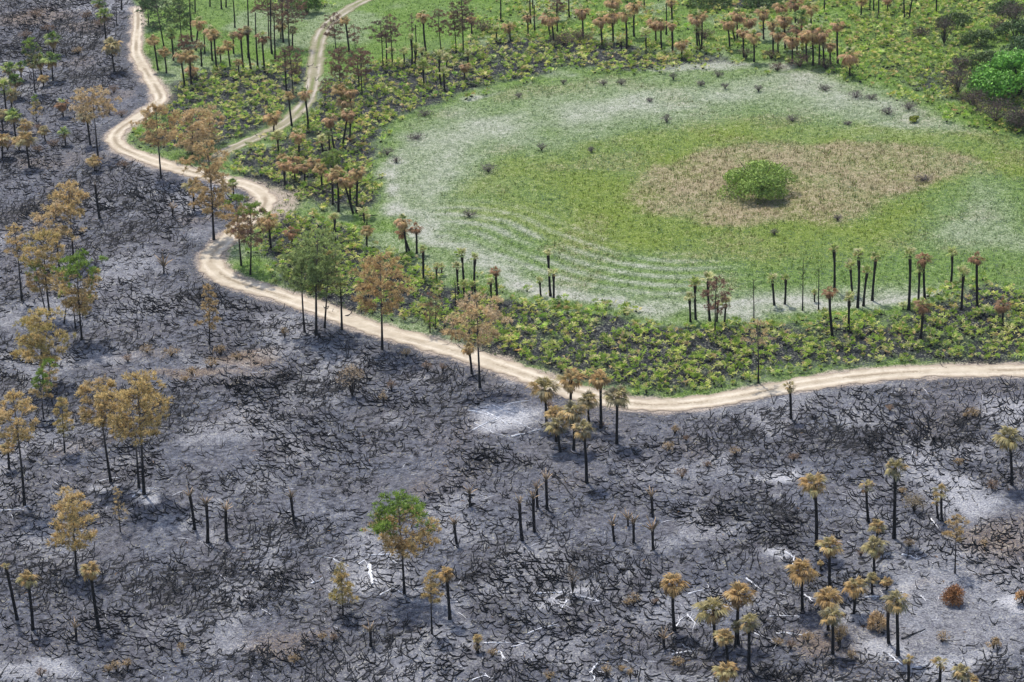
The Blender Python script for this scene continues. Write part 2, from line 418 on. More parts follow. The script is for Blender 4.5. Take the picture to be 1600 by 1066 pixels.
def road_half(X, Y):
    _, yy = project(np.stack([X, Y, 0 * X], -1))
    return np.interp(yy, [0, 60, 140, 220, 400, 640], [.9, 1.0, 1.2, 1.4, 1.6, 1.6])
def zones(X, Y):
    wx = X + 3.0 * (fbm(X, Y, 9, 1) - .5) * 2 + .8 * (fbm(X, Y, 2.2, 2) - .5) * 2
    wy = Y + 5.0 * (fbm(X, Y, 11, 3) - .5) * 2 + 1.2 * (fbm(X, Y, 2.6, 4) - .5) * 2
    z = {}
    droad = seg_dist(X, Y, ROAD[::4]) + 1.8 - road_half(X, Y); dtrack = seg_dist(X, Y, TRACK[::4])
    burn = sstep(-1.2, 1.2, sdf(X, Y, BURN) + .8 * (fbm(X, Y, 3, 5) - .5))
    md = sdf(wx, wy, MEADOW)
    meadow = sstep(-2.5, 3.5, md + 3 * (fbm(X, Y, 4, 29) - .5)) * (1 - burn)
    bed = np.zeros(X.shape)
    for b in BEDS: bed = np.maximum(bed, sstep(-2.0, 2.5, sdf(wx, wy, b)))
    bed = bed * (1 - burn) * (1 - .9 * meadow)
    z['burn'], z['meadow'], z['bed'], z['droad'], z['dtrack'] = burn, meadow, bed, droad, dtrack
    z['white'] = np.maximum(blobs(wx, wy, WHITE_B) * (.55 + .7 * fbm(X, Y, 1.8, 22)), .34 * sstep(.5, .72, fbm(X, Y, 7, 6))) * burn
    edge = sstep(6, 2, droad) * .55
    z['dense'] = np.clip(np.maximum(.48 + 1.1 * (fbm(X, Y, 8, 8) - .47), blobs(wx, wy, DENSE_B) * (.72 + .5 * fbm(X, Y, 5, 23))) - 1.1 * blobs(wx, wy, BARE_B), 0.02, 1) * burn * sstep(2.9, 4.8, droad)
    rest = (1 - burn) * (1 - meadow)
    z['char'] = np.clip(burn * (.05 + .42 * z['dense'] + edge * .8 + .2 * (fbm(X, Y, 14, 9) - .5)) + bed * .85 + rest * .15, 0, 1)
    br = blobs(wx, wy, BROWN_B) * .75 + .25 * sstep(.55, .75, fbm(X, Y, 16, 10)) * burn
    z['brown'] = np.clip(np.maximum(br * (1 - .8 * meadow), .5 * sstep(4.2, 2.0, droad) * (1 - burn)), 0, 1)
    sand = np.maximum(sstep(2.9, 1.5, droad + 1.6 * (fbm(X, Y, 2.5, 12) - .5)) * .95, .25 * sstep(2.0, 1.0, dtrack))
    j = ground(425, 318); sand = np.maximum(sand, .8 * sstep(5.5, 2.5, np.hypot(X - j[0], (Y - j[1]) * .6)))
    z['sand'] = sand
    z['green'] = np.clip(rest * (1 - bed) * (.8 + .4 * (fbm(X, Y, 10, 13) - .5)) + bed * (.1 + .25 * sstep(.5, .7, fbm(X, Y, 5, 14))) + meadow * .72, 0, 1)
    tr = sstep(1200, 1330, project(np.stack([X, Y, 0 * X], -1))[0]) * sstep(150, 90, project(np.stack([X, Y, 0 * X], -1))[1]) * (1 - meadow)
    z['green'] = np.clip(z['green'] + .45 * tr, 0, 1)
    yl = sstep(-4, 5, sdf(wx, wy, YELLOW)) * meadow
    tn = sstep(-2, 3, sdf(wx, wy, TAN)) * meadow
    z['yellow'] = np.clip(yl * (.45 + .7 * (fbm(X, Y, 6, 15) - .25)), 0, 1)
    z['tan'] = np.clip(np.maximum(tn * (.52 + .5 * (fbm(X, Y, 5, 16) - .3)), meadow * .33 * sstep(.5, .75, fbm(X, Y, 9, 17))), 0, 1)
    ds = seg_dist(wx * .7 + X * .3, wy * .7 + Y * .3, SHORE)
    shore = sstep(8.5, .5, ds + 3 * (fbm(X, Y, 5, 18) - .5)) * meadow
    line = sstep(4.5, .8, seg_dist(wx, wy, SHORE) + 2.5 * (fbm(X, Y, 4, 24) - .5)) * meadow
    dst = seg_dist(X, Y, SHORE[12:36])
    stripe = (.5 + .5 * np.sin(dst * 2 * PI / 2.7 + 2 * fbm(X, Y, 14, 19))) * sstep(25, 14, dst) * sstep(2, 6, dst) * (.55 + .6 * fbm(X, Y, 3, 28))
    sx, _ = project(np.stack([X, Y, 0 * X], -1))
    stripe *= sstep(610, 700, sx) * sstep(1230, 1000, sx)
    pal = sstep(11, 2, seg_dist(wx, wy, PALE)) * .50
    pal = np.maximum(pal, sstep(-4, 8, sdf(wx, wy, WHITE_R)) * .48)
    pal = np.maximum(pal, sstep(24, 4, seg_dist(wx, wy, PALE)) * .33)
    pal = pal * (.35 + 1.25 * fbm(X, Y, 7, 32))
    z['pale'] = np.clip(np.maximum.reduce([(.52 + .3 * sstep(.35, .65, fbm(X, Y, 6, 21))) * shore, pal, .95 * line, .74 * stripe * sstep(.15, .5, fbm(X, Y, 12, 20))]) * meadow * (1 - .85 * tn) * (1 - .5 * yl * (1 - stripe)), 0, 1)
    z['pale'] = np.maximum(z['pale'], .33 * rest * (1 - bed) * sstep(.4, .65, fbm(X, Y, 9, 25)))
    z['pale'] = np.maximum(z['pale'], .72 * sstep(3.2, .8, seg_dist(wx * .5 + X * .5, wy * .5 + Y * .5, FARLINE) + 2 * (fbm(X, Y, 5, 26) - .5)) * sstep(.35, .6, fbm(X, Y, 10, 27)))
    z['stripe'] = stripe * meadow
    return z

# ------------------------------------------------------------------ ground, meadow sheet, roads
xs = np.unique(np.r_[np.array([-9000, -3000, -1200, -600, -350, -220]), np.arange(-160, 160.1, .66), np.array([220, 350, 600, 1200, 3000, 9000])])
ys = [150.0]
while ys[-1] < 440: ys.append(ys[-1] + .46 * ys[-1] / 170)
ys = np.r_[np.array([-9000, -3000, -1000, -400, -100, 40, 110, 135]), np.array(ys), np.array([470, 530, 650, 1000, 2500, 12000])]
GX, GY = np.meshgrid(xs, ys)
Z = zones(GX, GY)
flat = sstep(2.2, 4.5, Z['droad']) * sstep(1.4, 2.5, Z['dtrack'])
far = sstep(200, 160, np.abs(GX)) * sstep(460, 430, GY) * sstep(120, 150, GY)
GZ = -.06 + far * flat * ((.30 * fbm(GX, GY, 1.4, 30) + .28 * (fbm(GX, GY, 7, 31) - .5)) * (.35 + .65 * np.maximum(Z['dense'], Z['bed'])) - .12 * Z['meadow'] + .05 * (rng.random(GX.shape) - .5))
ny, nx = GX.shape
V = np.stack([GX, GY, GZ], -1).reshape(-1, 3)
idx = np.arange(nx * ny).reshape(ny, nx)
Fq = np.stack([idx[:-1, :-1], idx[:-1, 1:], idx[1:, 1:], idx[1:, :-1]], -1).reshape(-1, 4)
ZA = np.stack([Z['white'], Z['char'], Z['brown'], Z['sand']], -1).reshape(-1, 4)
ZB = np.stack([Z['green'], Z['yellow'], Z['tan'], Z['pale']], -1).reshape(-1, 4)
fm = Z['meadow'].reshape(-1)[Fq].mean(1) > .5
for nm, sel in (('burnt_ground', ~fm), ('meadow', fm)):
    f = Fq[sel]; u, inv = np.unique(f, return_inverse=True)
    me = mesh_from(nm, V[u], inv.reshape(f.shape), None, M_TERRAIN, True, {'zone_a': ZA[u], 'zone_b': ZB[u]})
    tag(link(nm, me), kind='structure',
        label={'burnt_ground': 'burnt ground of grey ash and charred soil', 'meadow': 'round grassy meadow with pale rings around a dry centre'}[nm],)
def height(P):
    """ground height at points, from the grid"""
    P = np.atleast_2d(P)
    i = np.clip(np.searchsorted(ys, P[:, 1]) - 1, 0, ny - 2); j = np.clip(np.searchsorted(xs, P[:, 0]) - 1, 0, nx - 2)
    fx = (P[:, 0] - xs[j]) / (xs[j + 1] - xs[j]); fy = (P[:, 1] - ys[i]) / (ys[i + 1] - ys[i])
    return (GZ[i, j] * (1 - fx) + GZ[i, j + 1] * fx) * (1 - fy) + (GZ[i + 1, j] * (1 - fx) + GZ[i + 1, j + 1] * fx) * fy

def strip(name, C, half, mat, ruts, midg, z0, label):
    T = np.gradient(C, axis=0); T /= np.linalg.norm(T, axis=1)[:, None]
    for _ in range(6): T[1:-1] = (T[:-2] + T[1:-1] * 2 + T[2:]) / 4
    N = np.c_[T[:, 1], -T[:, 0]]
    s = np.arange(len(C)) * .45
    half = half * np.ones(len(C)) if half else road_half(C[:, 0], C[:, 1])
    wl = half * (1 + .22 * (fbm(s, 0 * s, 6, 40) - .5) * 2 + .34 * (fbm(s, 0 * s, 1.1, 41) - .5) * 2)
    wr = half * (1 + .22 * (fbm(s, 0 * s, 6, 42) - .5) * 2 + .34 * (fbm(s, 0 * s, 1.1, 43) - .5) * 2)
    us = np.linspace(-1, 1, 19)
    off = np.where(us[None] < 0, us[None] * wl[:, None], us[None] * wr[:, None])
    P = C[:, None] + off[..., None] * N[:, None]
    gauge = .5 * half[:, None]
    z = z0 + .02 * (fbm(P[..., 0], P[..., 1], .9, 44) - .5) - .05 * np.exp(-((np.abs(off) - gauge) / .3) ** 2) + .02 * np.exp(-(off / .3) ** 2)
    z = z - .02 * sstep(.8, 1, np.abs(us))[None]
    r = ruts * np.exp(-((np.abs(off) - gauge) / .32) ** 2) * (.2 + 1.5 * fbm(P[..., 0], P[..., 1], 4, 45) ** 1.5)
    g = midg * np.exp(-(off / .32) ** 2) * sstep(.35, .65, fbm(P[..., 0], P[..., 1], 7, 46)) * 1.2
    e = sstep(.55, 1.0, np.abs(us))[None] * np.ones_like(off) * .75
    Vv = np.concatenate([P, z[..., None]], -1).reshape(-1, 3)
    n, k = len(C), len(us)
    ii = np.arange(n * k).reshape(n, k)
    F = np.stack([ii[:-1, :-1], ii[:-1, 1:], ii[1:, 1:], ii[1:, :-1]], -1).reshape(-1, 4)
    me = mesh_from(name, Vv, F, np.stack([r, g, e], -1).reshape(-1, 3), mat, True)
    tag(link(name, me), label=label, kind='structure')
strip('sand_road', ROAD, None, M_ROAD, .8, .75, 0.0, 'pale winding sand road along the edge of the burn')
strip('grassy_track', TRACK[8:], 1.45, M_TRACK, .75, .7, .004, 'brownish two-rut track branching off the sand road')

# ------------------------------------------------------------------ burnt palmetto stems
CHAR = np.array([.009, .0095, .012])
def stem_clump(seed):
    r = np.random.default_rng(seed); a = Acc()
    n = int(r.choice([1, 1, 1, 2, 2, 3]))
    base_a = r.uniform(-.5, .5)
    for k in range(n):
        ang = base_a + (0 if k == 0 else r.choice([-1, 1]) * r.uniform(.35, 1.3)); turn = r.uniform(-.3, .3)
        L = r.uniform(.65, 1.9); m = 6
        x = y = 0.0; z = .05; lift = r.uniform(.15, .42); P = []
        hgt = r.uniform(.2, .75)
        for i in range(m):
            t = i / (m - 1)
            P.append((x, y, .05 + hgt * max(0, (t - lift) / (1 - lift)) ** 2.2 + r.uniform(-.02, .03)))
            st = L / (m - 1) * (1 - .35 * t)
            x += math.cos(ang) * st; y += math.sin(ang) * st; ang += turn + r.uniform(-.16, .16)
        R = np.linspace(.076, .042, m) * r.uniform(.75, 1.2); R[-1] *= .75
        g = r.uniform(.7, 1.6)
        tube(a, P, R, CHAR * g, 3, True, .12, r)
        if r.random() < .55:                       # a charred leaf-base stub or two near the tip
            i = m - 2; p = np.array(P[i]); d = np.array([r.uniform(-.3, .3), r.uniform(-.3, .3), r.uniform(.15, .4)])
            tube(a, [p, p + d * .6, p + d], [.035, .025, .01], CHAR * 1.6 + np.array([.012, .006, 0]) * r.random(), 3, False)
    return a.arrays()
STEMS = [stem_clump(100 + i) for i in range(36)]
STEM_MESH = [mesh_from('burnt_palmetto', *s, M_CHAR, False) for s in STEMS]

def candidates(n, ymin, ymax, pad=40):
    """random ground points seen inside the picture"""
    y = 165 / (1 - rng.random(n) * (1 - 165 / 425)) if False else rng.uniform(160, 425, n)
    x = rng.uniform(-1, 1, n) * (y * .285 + 14)
    px, py = project(np.c_[x, y, 0 * x])
    k = (px > -pad) & (px < W + pad) & (py > -pad + ymin) & (py < ymax + pad)
    return np.c_[x, y][k]
def thin(P, rad):
    """drop points closer than rad (per-point) to an earlier kept one, on a grid"""
    cell = {}; keep = []
    g = .6
    for i, (x, y) in enumerate(P):
        r = rad[i]; cx, cy = int(x // g), int(y // g); m = int(r // g) + 1; ok = True
        for a in range(cx - m, cx + m + 1):
            for b in range(cy - m, cy + m + 1):
                for j in cell.get((a, b), ()):
                    if (P[j, 0] - x) ** 2 + (P[j, 1] - y) ** 2 < r * r: ok = False; break
                if not ok: break
            if not ok: break
        if ok: keep.append(i); cell.setdefault((cx, cy), []).append(i)
    return np.array(keep)

P = candidates(210000, -20, HPX + 30)
zz = zones(P[:, 0], P[:, 1])
k = rng.random(len(P)) < np.clip(zz['dense'] * 1.15, 0, 1)
P, dn = P[k], zz['dense'][k]
k = thin(P, .86 - .40 * dn); P, dn = P[k], dn[k]
flow = np.where(fbm(P[:, 0], P[:, 1], 7, 51, 2) > .5, 0, PI) + (fbm(P[:, 0], P[:, 1], 11, 50, 2) - .5) * 5.0 + rng.normal(0, .6, len(P))
scl = rng.uniform(.75, 1.25, len(P)) * (.75 + .35 * dn)
pick = rng.integers(0, len(STEMS), len(P))
P3 = np.c_[P, height(P) - .01]
px, py = project(P3)
near = np.argsort(-py + 2000 * ((px < 12) | (px > W - 12) | (py > HPX - 10)))[:300]
for i in near:
    o = link('burnt_palmetto', STEM_MESH[pick[i]], None, P3[i], (0, 0, flow[i]), scl[i])
    tag(o, 'charred black palmetto stems curling up from grey ash along the bottom of the burn', 'burnt palmetto', 'charred palmetto stems in the foreground')
rest = np.setdiff1d(np.arange(len(P)), near)
me = mesh_from('burnt_palmetto_thicket', *scatter(STEMS, P3[rest], flow[rest], scl[rest], pick[rest]), M_CHAR)
tag(link('burnt_palmetto_thicket', me), 'mass of charred palmetto stems spread over the grey ash', 'burnt thicket', None, 'stuff')
N_STEMS = len(P)

# stems left among the green sprouts too
P = candidates(30000, -20, 640)
zz = zones(P[:, 0], P[:, 1])
k = rng.random(len(P)) < zz['bed'] * .8; P = P[k]
k = thin(P, np.full(len(P), 1.3)); P = P[k]
P3 = np.c_[P, height(P) - .01]
me = mesh_from('charred_stems', *scatter(STEMS, P3, rng.uniform(0, 6.28, len(P)), rng.uniform(.6, .95, len(P)), rng.integers(0, len(STEMS), len(P))), M_CHAR)
tag(link('charred_stems', me), 'black palmetto stems lying among the green sprouts', 'burnt stems', None, 'stuff')

# ------------------------------------------------------------------ charred litter, ash-white sticks
def stick(seed, c, lo=.15, hi=.6):
    r = np.random.default_rng(seed); a = Acc(); L = r.uniform(lo, hi)
    tube(a, [(-L / 2, 0, .02), (0, r.uniform(-.06, .06), .035), (L / 2, 0, .02)], [.02, .025, .012], c, 3, False)
    return a.arrays()
LIT = [stick(300 + i, np.array([.015, .015, .017])) for i in range(6)] + [stick(310 + i, np.array([.55, .55, .57]), .2, 1.1) for i in range(5)] + [stick(320 + i, np.array([.22, .13, .06]), .15, .4) for i in range(3)]
P = candidates(26000, -20, HPX + 20)
zz = zones(P[:, 0], P[:, 1])
k = (zz['burn'] > .6) & (zz['droad'] > 2.3); P = P[k]
wh, br = zz['white'][k], zz['brown'][k]
u = rng.random(len(P))
pick = np.where(u < .05 + .45 * wh, rng.integers(6, 11, len(P)), np.where(u < .12 + .3 * wh + br * .5, rng.integers(11, 14, len(P)), rng.integers(0, 6, len(P))))
me = mesh_from('charred_litter', *scatter(LIT, np.c_[P, height(P)], rng.uniform(0, 6.28, len(P)), rng.uniform(.6, 1.5, len(P)), pick), M_ASHWOOD)
tag(link('charred_litter', me), 'charred twigs and white ash sticks littering the burn', 'litter', None, 'stuff')

# ------------------------------------------------------------------ green palmetto sprouts
G1, G2, YG, CREAM, TANF = map(np.array, ((.14, .25, .03), (.23, .36, .04), (.42, .50, .075), (.66, .60, .25), (.46, .33, .15)))
def fan(a, r, o, az, el, L, blade, c0, c1, nb=6, spread=1.3, droop=.2):
    """one palmetto leaf: a stalk and a fan of narrow blades"""
    d = np.array([math.cos(az) * math.cos(el), math.sin(az) * math.cos(el), math.sin(el)])
    s = np.array([-math.sin(az), math.cos(az), 0.0]); n = np.cross(d, s)
    e = o + d * L
    w = .018 * max(1, L)
    a.add([o - s * w, o + s * w, e], [(0, 1, 2)], np.array([c0 * .8, c0 * .8, c0]))
    for i in range(nb):
        t = (i / (nb - 1) - .5) * 2 * spread + r.uniform(-.08, .08)
        dd = d * math.cos(t) + s * math.sin(t)
        p = np.cross(dd, n); bl = blade * (1 - .25 * abs(t) / spread) * r.uniform(.85, 1.1); wd = blade * .105
        mid = e + dd * bl * .5 + n * r.uniform(-.04, .04) * blade
        tip = e + dd * bl + np.array([0, 0, -1.0]) * bl * droop + n * r.uniform(-.08, .08) * blade
        a.add([e, mid - p * wd, mid + p * wd, tip], [(0, 1, 2), (1, 3, 2)], np.array([c0, c0 * .6 + c1 * .4, c0 * .6 + c1 * .4, c1]))
def sprout(seed):
    r = np.random.default_rng(seed); a = Acc()
    n = int(r.integers(5, 10)); warm = r.random()
    for i in range(n):
        az = i * 2.4 + r.uniform(-.4, .4); el = r.uniform(.55, 1.35)
        c0 = G1 * (1 - warm) + G2 * warm
        c1 = c0 * .6 + YG * .4
        u = r.random()
        if u < .32: c0, c1 = YG, CREAM
        elif u < .45: c0, c1 = CREAM, CREAM
        elif u < .50: c0, c1 = TANF, TANF * 1.2
        c0 = c0 * r.uniform(.8, 1.2)
        fan(a, r, np.array([r.uniform(-.1, .1), r.uniform(-.1, .1), .05]), az, el, r.uniform(.22, .5), r.uniform(.32, .5), c0, c1, 5, 1.25, .25)
    tube(a, [(-.3 * r.random(), .2 * r.random(), .03), (0, 0, .1)], [.08, .06], CHAR, 4, True)
    return a.arrays()
SPR = [sprout(500 + i) for i in range(30)]
SPR_MESH = [mesh_from('palmetto_sprout', *s, M_FROND) for s in SPR]
P = candidates(60000, -20, 640)
zz = zones(P[:, 0], P[:, 1])
rest_w = (1 - zz['burn']) * (1 - zz['meadow']) * (1 - zz['bed'])
dens = zz['bed'] * (.55 + .75 * sstep(.35, .6, fbm(P[:, 0], P[:, 1], 6, 60))) + rest_w * .55 * sstep(.38, .55, fbm(P[:, 0], P[:, 1], 9, 61)) * sstep(690, 760, project(np.c_[P, 0 * P[:, 0]])[0])
k = (rng.random(len(P)) < dens) & (zz['droad'] > 2.9) & (zz['dtrack'] > 2.3); P, dens = P[k], dens[k]
k = thin(P, np.full(len(P), .78)); P, dens = P[k], dens[k]
scl = rng.uniform(.9, 1.85, len(P)); rot = rng.uniform(0, 6.28, len(P)); pick = rng.integers(0, len(SPR), len(P))
P3 = np.c_[P, height(P)]
px, py = project(P3)
near = np.argsort(-(scl * 30 + py) + 2000 * ((px < 820) | (px > W - 8)))[:300]
for i in near:
    o = link('palmetto_sprout', SPR_MESH[pick[i]], None, P3[i], (0, 0, rot[i]), scl[i])
    tag(o, 'green palmetto sprout with yellow tips on the black bed just beyond the sand road', 'palmetto', 'green palmetto sprouts along the right stretch of road')
rest = np.setdiff1d(np.arange(len(P)), near)
tint = np.clip(rng.normal(1, .12, (len(rest), 1)) * np.array([[1, 1, 1]]) * (1 + rng.normal(0, .06, (len(rest), 3))), .6, 1.4)
me = mesh_from('palmetto_regrowth', *scatter(SPR, P3[rest], rot[rest], scl[rest], pick[rest], tint), M_FROND)
tag(link('palmetto_regrowth', me), 'green palmetto regrowth covering the beds between roads and meadow', 'palmetto', None, 'stuff')
N_SPR = len(P)

# ------------------------------------------------------------------ meadow and clearing grass
def tuft(seed, nb=4, h=.38, spread=.2):
    r = np.random.default_rng(seed); a = Acc()
    for i in range(nb):
        az = r.uniform(0, 6.28); p = np.array([r.uniform(-spread, spread), r.uniform(-spread, spread), -.02])
        d = np.array([math.cos(az), math.sin(az), 0]) * r.uniform(.1, .5) * h
        s = np.array([-math.sin(az), math.cos(az), 0]) * .035
        g = r.uniform(.75, 1.2)
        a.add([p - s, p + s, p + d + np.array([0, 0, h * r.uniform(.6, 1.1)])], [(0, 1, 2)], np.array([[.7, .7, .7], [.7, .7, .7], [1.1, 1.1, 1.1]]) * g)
    return a.arrays()
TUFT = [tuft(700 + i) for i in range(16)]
P = candidates(150000, -30, 640)
zz = zones(P[:, 0], P[:, 1])
restz = (1 - zz['burn']) * (1 - zz['meadow'])
pm = zz['meadow'] * (.85 - .6 * zz['pale']) + restz * (1 - zz['bed']) * .75 + zz['bed'] * .22
k = (rng.random(len(P)) < pm) & (zz['droad'] > 2.0) & (zz['dtrack'] > 1.5)
P = P[k]; q = {a: b[k] for a, b in zz.items()}
cg = np.tile(np.array([.11, .20, .030]), (len(P), 1))
def blend(c, w, t): return c * (1 - w[:, None]) + np.array(t) * w[:, None]
u = rng.random(len(P))
cg = blend(cg, np.clip(q['yellow'] * 1.1 * (u > .25), 0, 1), (.175, .235, .030))
cg = blend(cg, np.clip(q['tan'] * 1.3 * (rng.random(len(P)) > .25), 0, 1), (.34, .27, .145))
cg = blend(cg, np.clip(q['pale'] * .9 * (rng.random(len(P)) > .35), 0, 1), (.42, .44, .36))
cg *= rng.uniform(.7, 1.25, (len(P), 1))
sc_ = rng.uniform(.6, 1.2, len(P)) * (1 + .5 * q['tan'] - .4 * q['pale'])
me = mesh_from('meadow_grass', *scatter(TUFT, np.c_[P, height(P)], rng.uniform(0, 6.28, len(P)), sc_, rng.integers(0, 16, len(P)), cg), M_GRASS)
tag(link('meadow_grass', me), 'short green, tan and bleached grass over the meadow and clearing', 'grass', None, 'stuff')

# ------------------------------------------------------------------ cabbage palms
FC = {'tan': ((.42, .29, .115), (.58, .42, .20)), 'orange': ((.42, .265, .10), (.56, .37, .165)), 'olive': ((.31, .26, .105), (.48, .41, .20)),
      'rust': ((.27, .14, .07), (.38, .22, .12)), 'brown': ((.20, .12, .06), (.30, .195, .105)), 'peach': ((.42, .25, .13), (.56, .37, .21)),
      'green': ((.07, .135, .03), (.13, .21, .05)), 'lime': ((.20, .28, .06), (.40, .45, .15)), 'cream': ((.46, .45, .18), (.66, .63, .36)), 'grey': ((.20, .175, .10), (.30, .27, .17))}
_frond = {}
def frond_arrays(colour, droop, k):
    """costapalmate leaf along +X, about one unit long: stalk, then folded blades that hang with droop"""
    key = (colour, droop, k)
    if key in _frond: return _frond[key]
    r = np.random.default_rng(abs(hash((len(colour), sum(map(ord, colour)), int(droop * 10), k))) % 2 ** 31)
    a = Acc(); c0, c1 = (np.array(c) for c in FC[colour]); g = r.uniform(.8, 1.15)
    Ls = .38
    z = lambda x: .12 * x - droop * x ** 2.0
    a.add([(0, -.03, 0), (0, .03, 0), (Ls, .02, z(Ls)), (Ls, -.02, z(Ls))], [(0, 1, 2), (0, 2, 3)], c0 * .7)
    n = 11
    for i in range(n):
        t = (i / (n - 1) - .5) * 2 * 1.75 + r.uniform(-.08, .08)
        xs0 = Ls + .12 * math.cos(t)
        L = (.52 + .12 * math.cos(t)) * r.uniform(.85, 1.1)
        d = np.array([math.cos(t * .8) * .9 + .1, math.sin(t * .8) * .85, 0])
        s = np.array([-d[1], d[0], 0]) * .055
        hang = (.25 + droop * .8) * r.uniform(.7, 1.3)
        b = np.array([xs0, .04 * math.sin(t), z(xs0)])
        m_ = b + d * L * .5 + np.array([0, 0, -.12 * hang * L])
        e_ = b + d * L * (1 - .25 * hang) + np.array([0, 0, -.75 * hang * L])
        rid = np.array([0, 0, .025])
        gg = g * r.uniform(.75, 1.2)
        a.add([b, m_ - s + rid, m_ + s - rid, e_], [(0, 1, 2), (1, 3, 2)], np.array([c0, (c0 + c1) / 2, (c0 + c1) / 2, c1]) * gg)
    _frond[key] = a.arrays()
    return _frond[key]
_fmesh = {}
def frond_mesh(*key):
    if key not in _fmesh: _fmesh[key] = mesh_from('frond', *frond_arrays(*key), M_FROND)
    return _fmesh[key]

def head_plan(typ, r):
    """list of (azimuth, elevation, length, colour, droop, variant)"""
    out = []
    def ring(n, e0, e1, cols, d0, l0=.9, l1=1.1):
        a0 = r.uniform(0, 6.28)
        for i in range(n):
            out.append((a0 + i * 2.399 + r.uniform(-.3, .3), r.uniform(e0, e1), r.uniform(l0, l1), cols[int(r.integers(len(cols)))], d0, int(r.integers(3))))
    if typ == 'tan':      ring(9, .75, 1.35, ['tan', 'tan', 'olive'], .5, .7, .95); ring(12, .05, .75, ['tan', 'orange', 'olive'], .8, .75, 1.15); ring(9, -.8, .05, ['tan', 'brown', 'orange'], .5, .7, .95)
    elif typ == 'orange': ring(9, .75, 1.35, ['orange', 'tan'], .5, .7, .95); ring(12, .05, .75, ['orange', 'tan', 'orange'], .8, .75, 1.15); ring(9, -.8, .05, ['orange', 'brown'], .5, .7, .95)
    elif typ == 'olive':  ring(9, .75, 1.35, ['olive', 'grey', 'olive'], .5, .7, .95); ring(12, .0, .75, ['olive', 'grey', 'tan'], .8, .75, 1.15); ring(10, -.9, .0, ['tan', 'grey', 'brown'], .5, .7, 1.0)
    elif typ == 'peach':  ring(7, .8, 1.4, ['lime', 'green', 'cream'], .2, .6, .8); ring(10, .0, .7, ['peach', 'peach', 'tan'], .8); ring(12, -1.1, .0, ['peach', 'rust', 'tan'], .8, .8, 1.1)
    elif typ == 'rust':   ring(5, .8, 1.4, ['lime', 'rust', 'cream'], .2, .55, .8); ring(8, -.1, .5, ['rust', 'brown', 'rust'], .5); ring(9, -1.0, -.1, ['rust', 'brown', 'rust'], .5, .7, 1.05)
    elif typ == 'green':  ring(9, .6, 1.4, ['green', 'green', 'lime'], .2, .8, 1.0); ring(9, .1, .6, ['green', 'lime'], .5); ring(8, -.9, .0, ['brown', 'olive', 'tan'], .5, .7, 1.0)
    elif typ == 'lime':   ring(8, .75, 1.45, ['cream', 'lime', 'cream'], .2, .85, 1.1); ring(5, .2, .8, ['cream', 'lime', 'tan'], .5, .6, .9)
    elif typ == 'sparse': ring(4, .7, 1.4, ['olive', 'tan'], .3, .7, .95); ring(6, -.1, .7, ['olive', 'tan', 'grey'], .5, .8, 1.05); ring(3, -.9, -.2, ['tan', 'brown'], .5, .6, .9)
    return out
_head = {}
def head_mesh(typ, k):
    if (typ, k) not in _head:
        r = np.random.default_rng(9000 + k * 31 + sum(map(ord, typ))); a = Acc()
        for az, el, L, c, d, v in head_plan(typ, r):
            Vf, Ff, Cf = frond_arrays(c, d, v)
            Vf = Vf * L; ce, se = math.cos(el), math.sin(el)
            Vf = np.c_[Vf[:, 0] * ce - Vf[:, 2] * se, Vf[:, 1], Vf[:, 0] * se + Vf[:, 2] * ce]
            a.add(rotz(Vf, az), Ff, Cf)
        _head[(typ, k)] = a.mesh('crown', M_FROND)
    return _head[(typ, k)]
_stub = {}
def stub_mesh(k):
    """what is left of a burnt head: bare upright leaf stalks"""
    if k not in _stub:
        r = np.random.default_rng(8000 + k); a = Acc()
        for i in range(int(r.integers(9, 16))):
            az = i * 2.399 + r.uniform(-.4, .4); el = r.uniform(.55, 1.4); L = r.uniform(.6, 1.05)
            d = np.array([math.cos(az) * math.cos(el), math.sin(az) * math.cos(el), math.sin(el)])
            c = np.array([.36, .26, .17]) * r.uniform(.55, 1.4)
            tube(a, [d * .02, d * L * .55, d * L + np.array([math.cos(az), math.sin(az), -.4]) * .10 * L], [.06, .045, .022], np.array([c * .3, c, c * 1.25]), 3, False)
        _stub[k] = a.mesh('leaf_stalks', M_BARK)
    return _stub[k]

def ordinal(n):
    one = ['zeroth', 'first', 'second', 'third', 'fourth', 'fifth', 'sixth', 'seventh', 'eighth', 'ninth', 'tenth', 'eleventh', 'twelfth', 'thirteenth', 'fourteenth', 'fifteenth', 'sixteenth', 'seventeenth', 'eighteenth', 'nineteenth', 'twentieth']
    return one[n] if n <= 20 else 'twenty-' + one[n - 20]
LOOK = {'tan': 'tan-headed cabbage palm', 'orange': 'orange-brown scorched cabbage palm', 'olive': 'olive-tan drooping cabbage palm', 'peach': 'peach-brown palm with green centre', 'rust': 'rust-brown drooping cabbage palm',
        'green': 'green-topped palm with brown skirt', 'lime': 'black-trunked palm with pale green tuft', 'sparse': 'thin-headed scorched cabbage palm', 'stub': 'burnt palm with bare leaf stalks', 'pole': 'bare blackened trunk'}
pending = []                                   # (object, look, category, cluster, base px x, base py)
def register(o, look, cat, cl, bx): pending.append((o, look, cat, cl, bx))

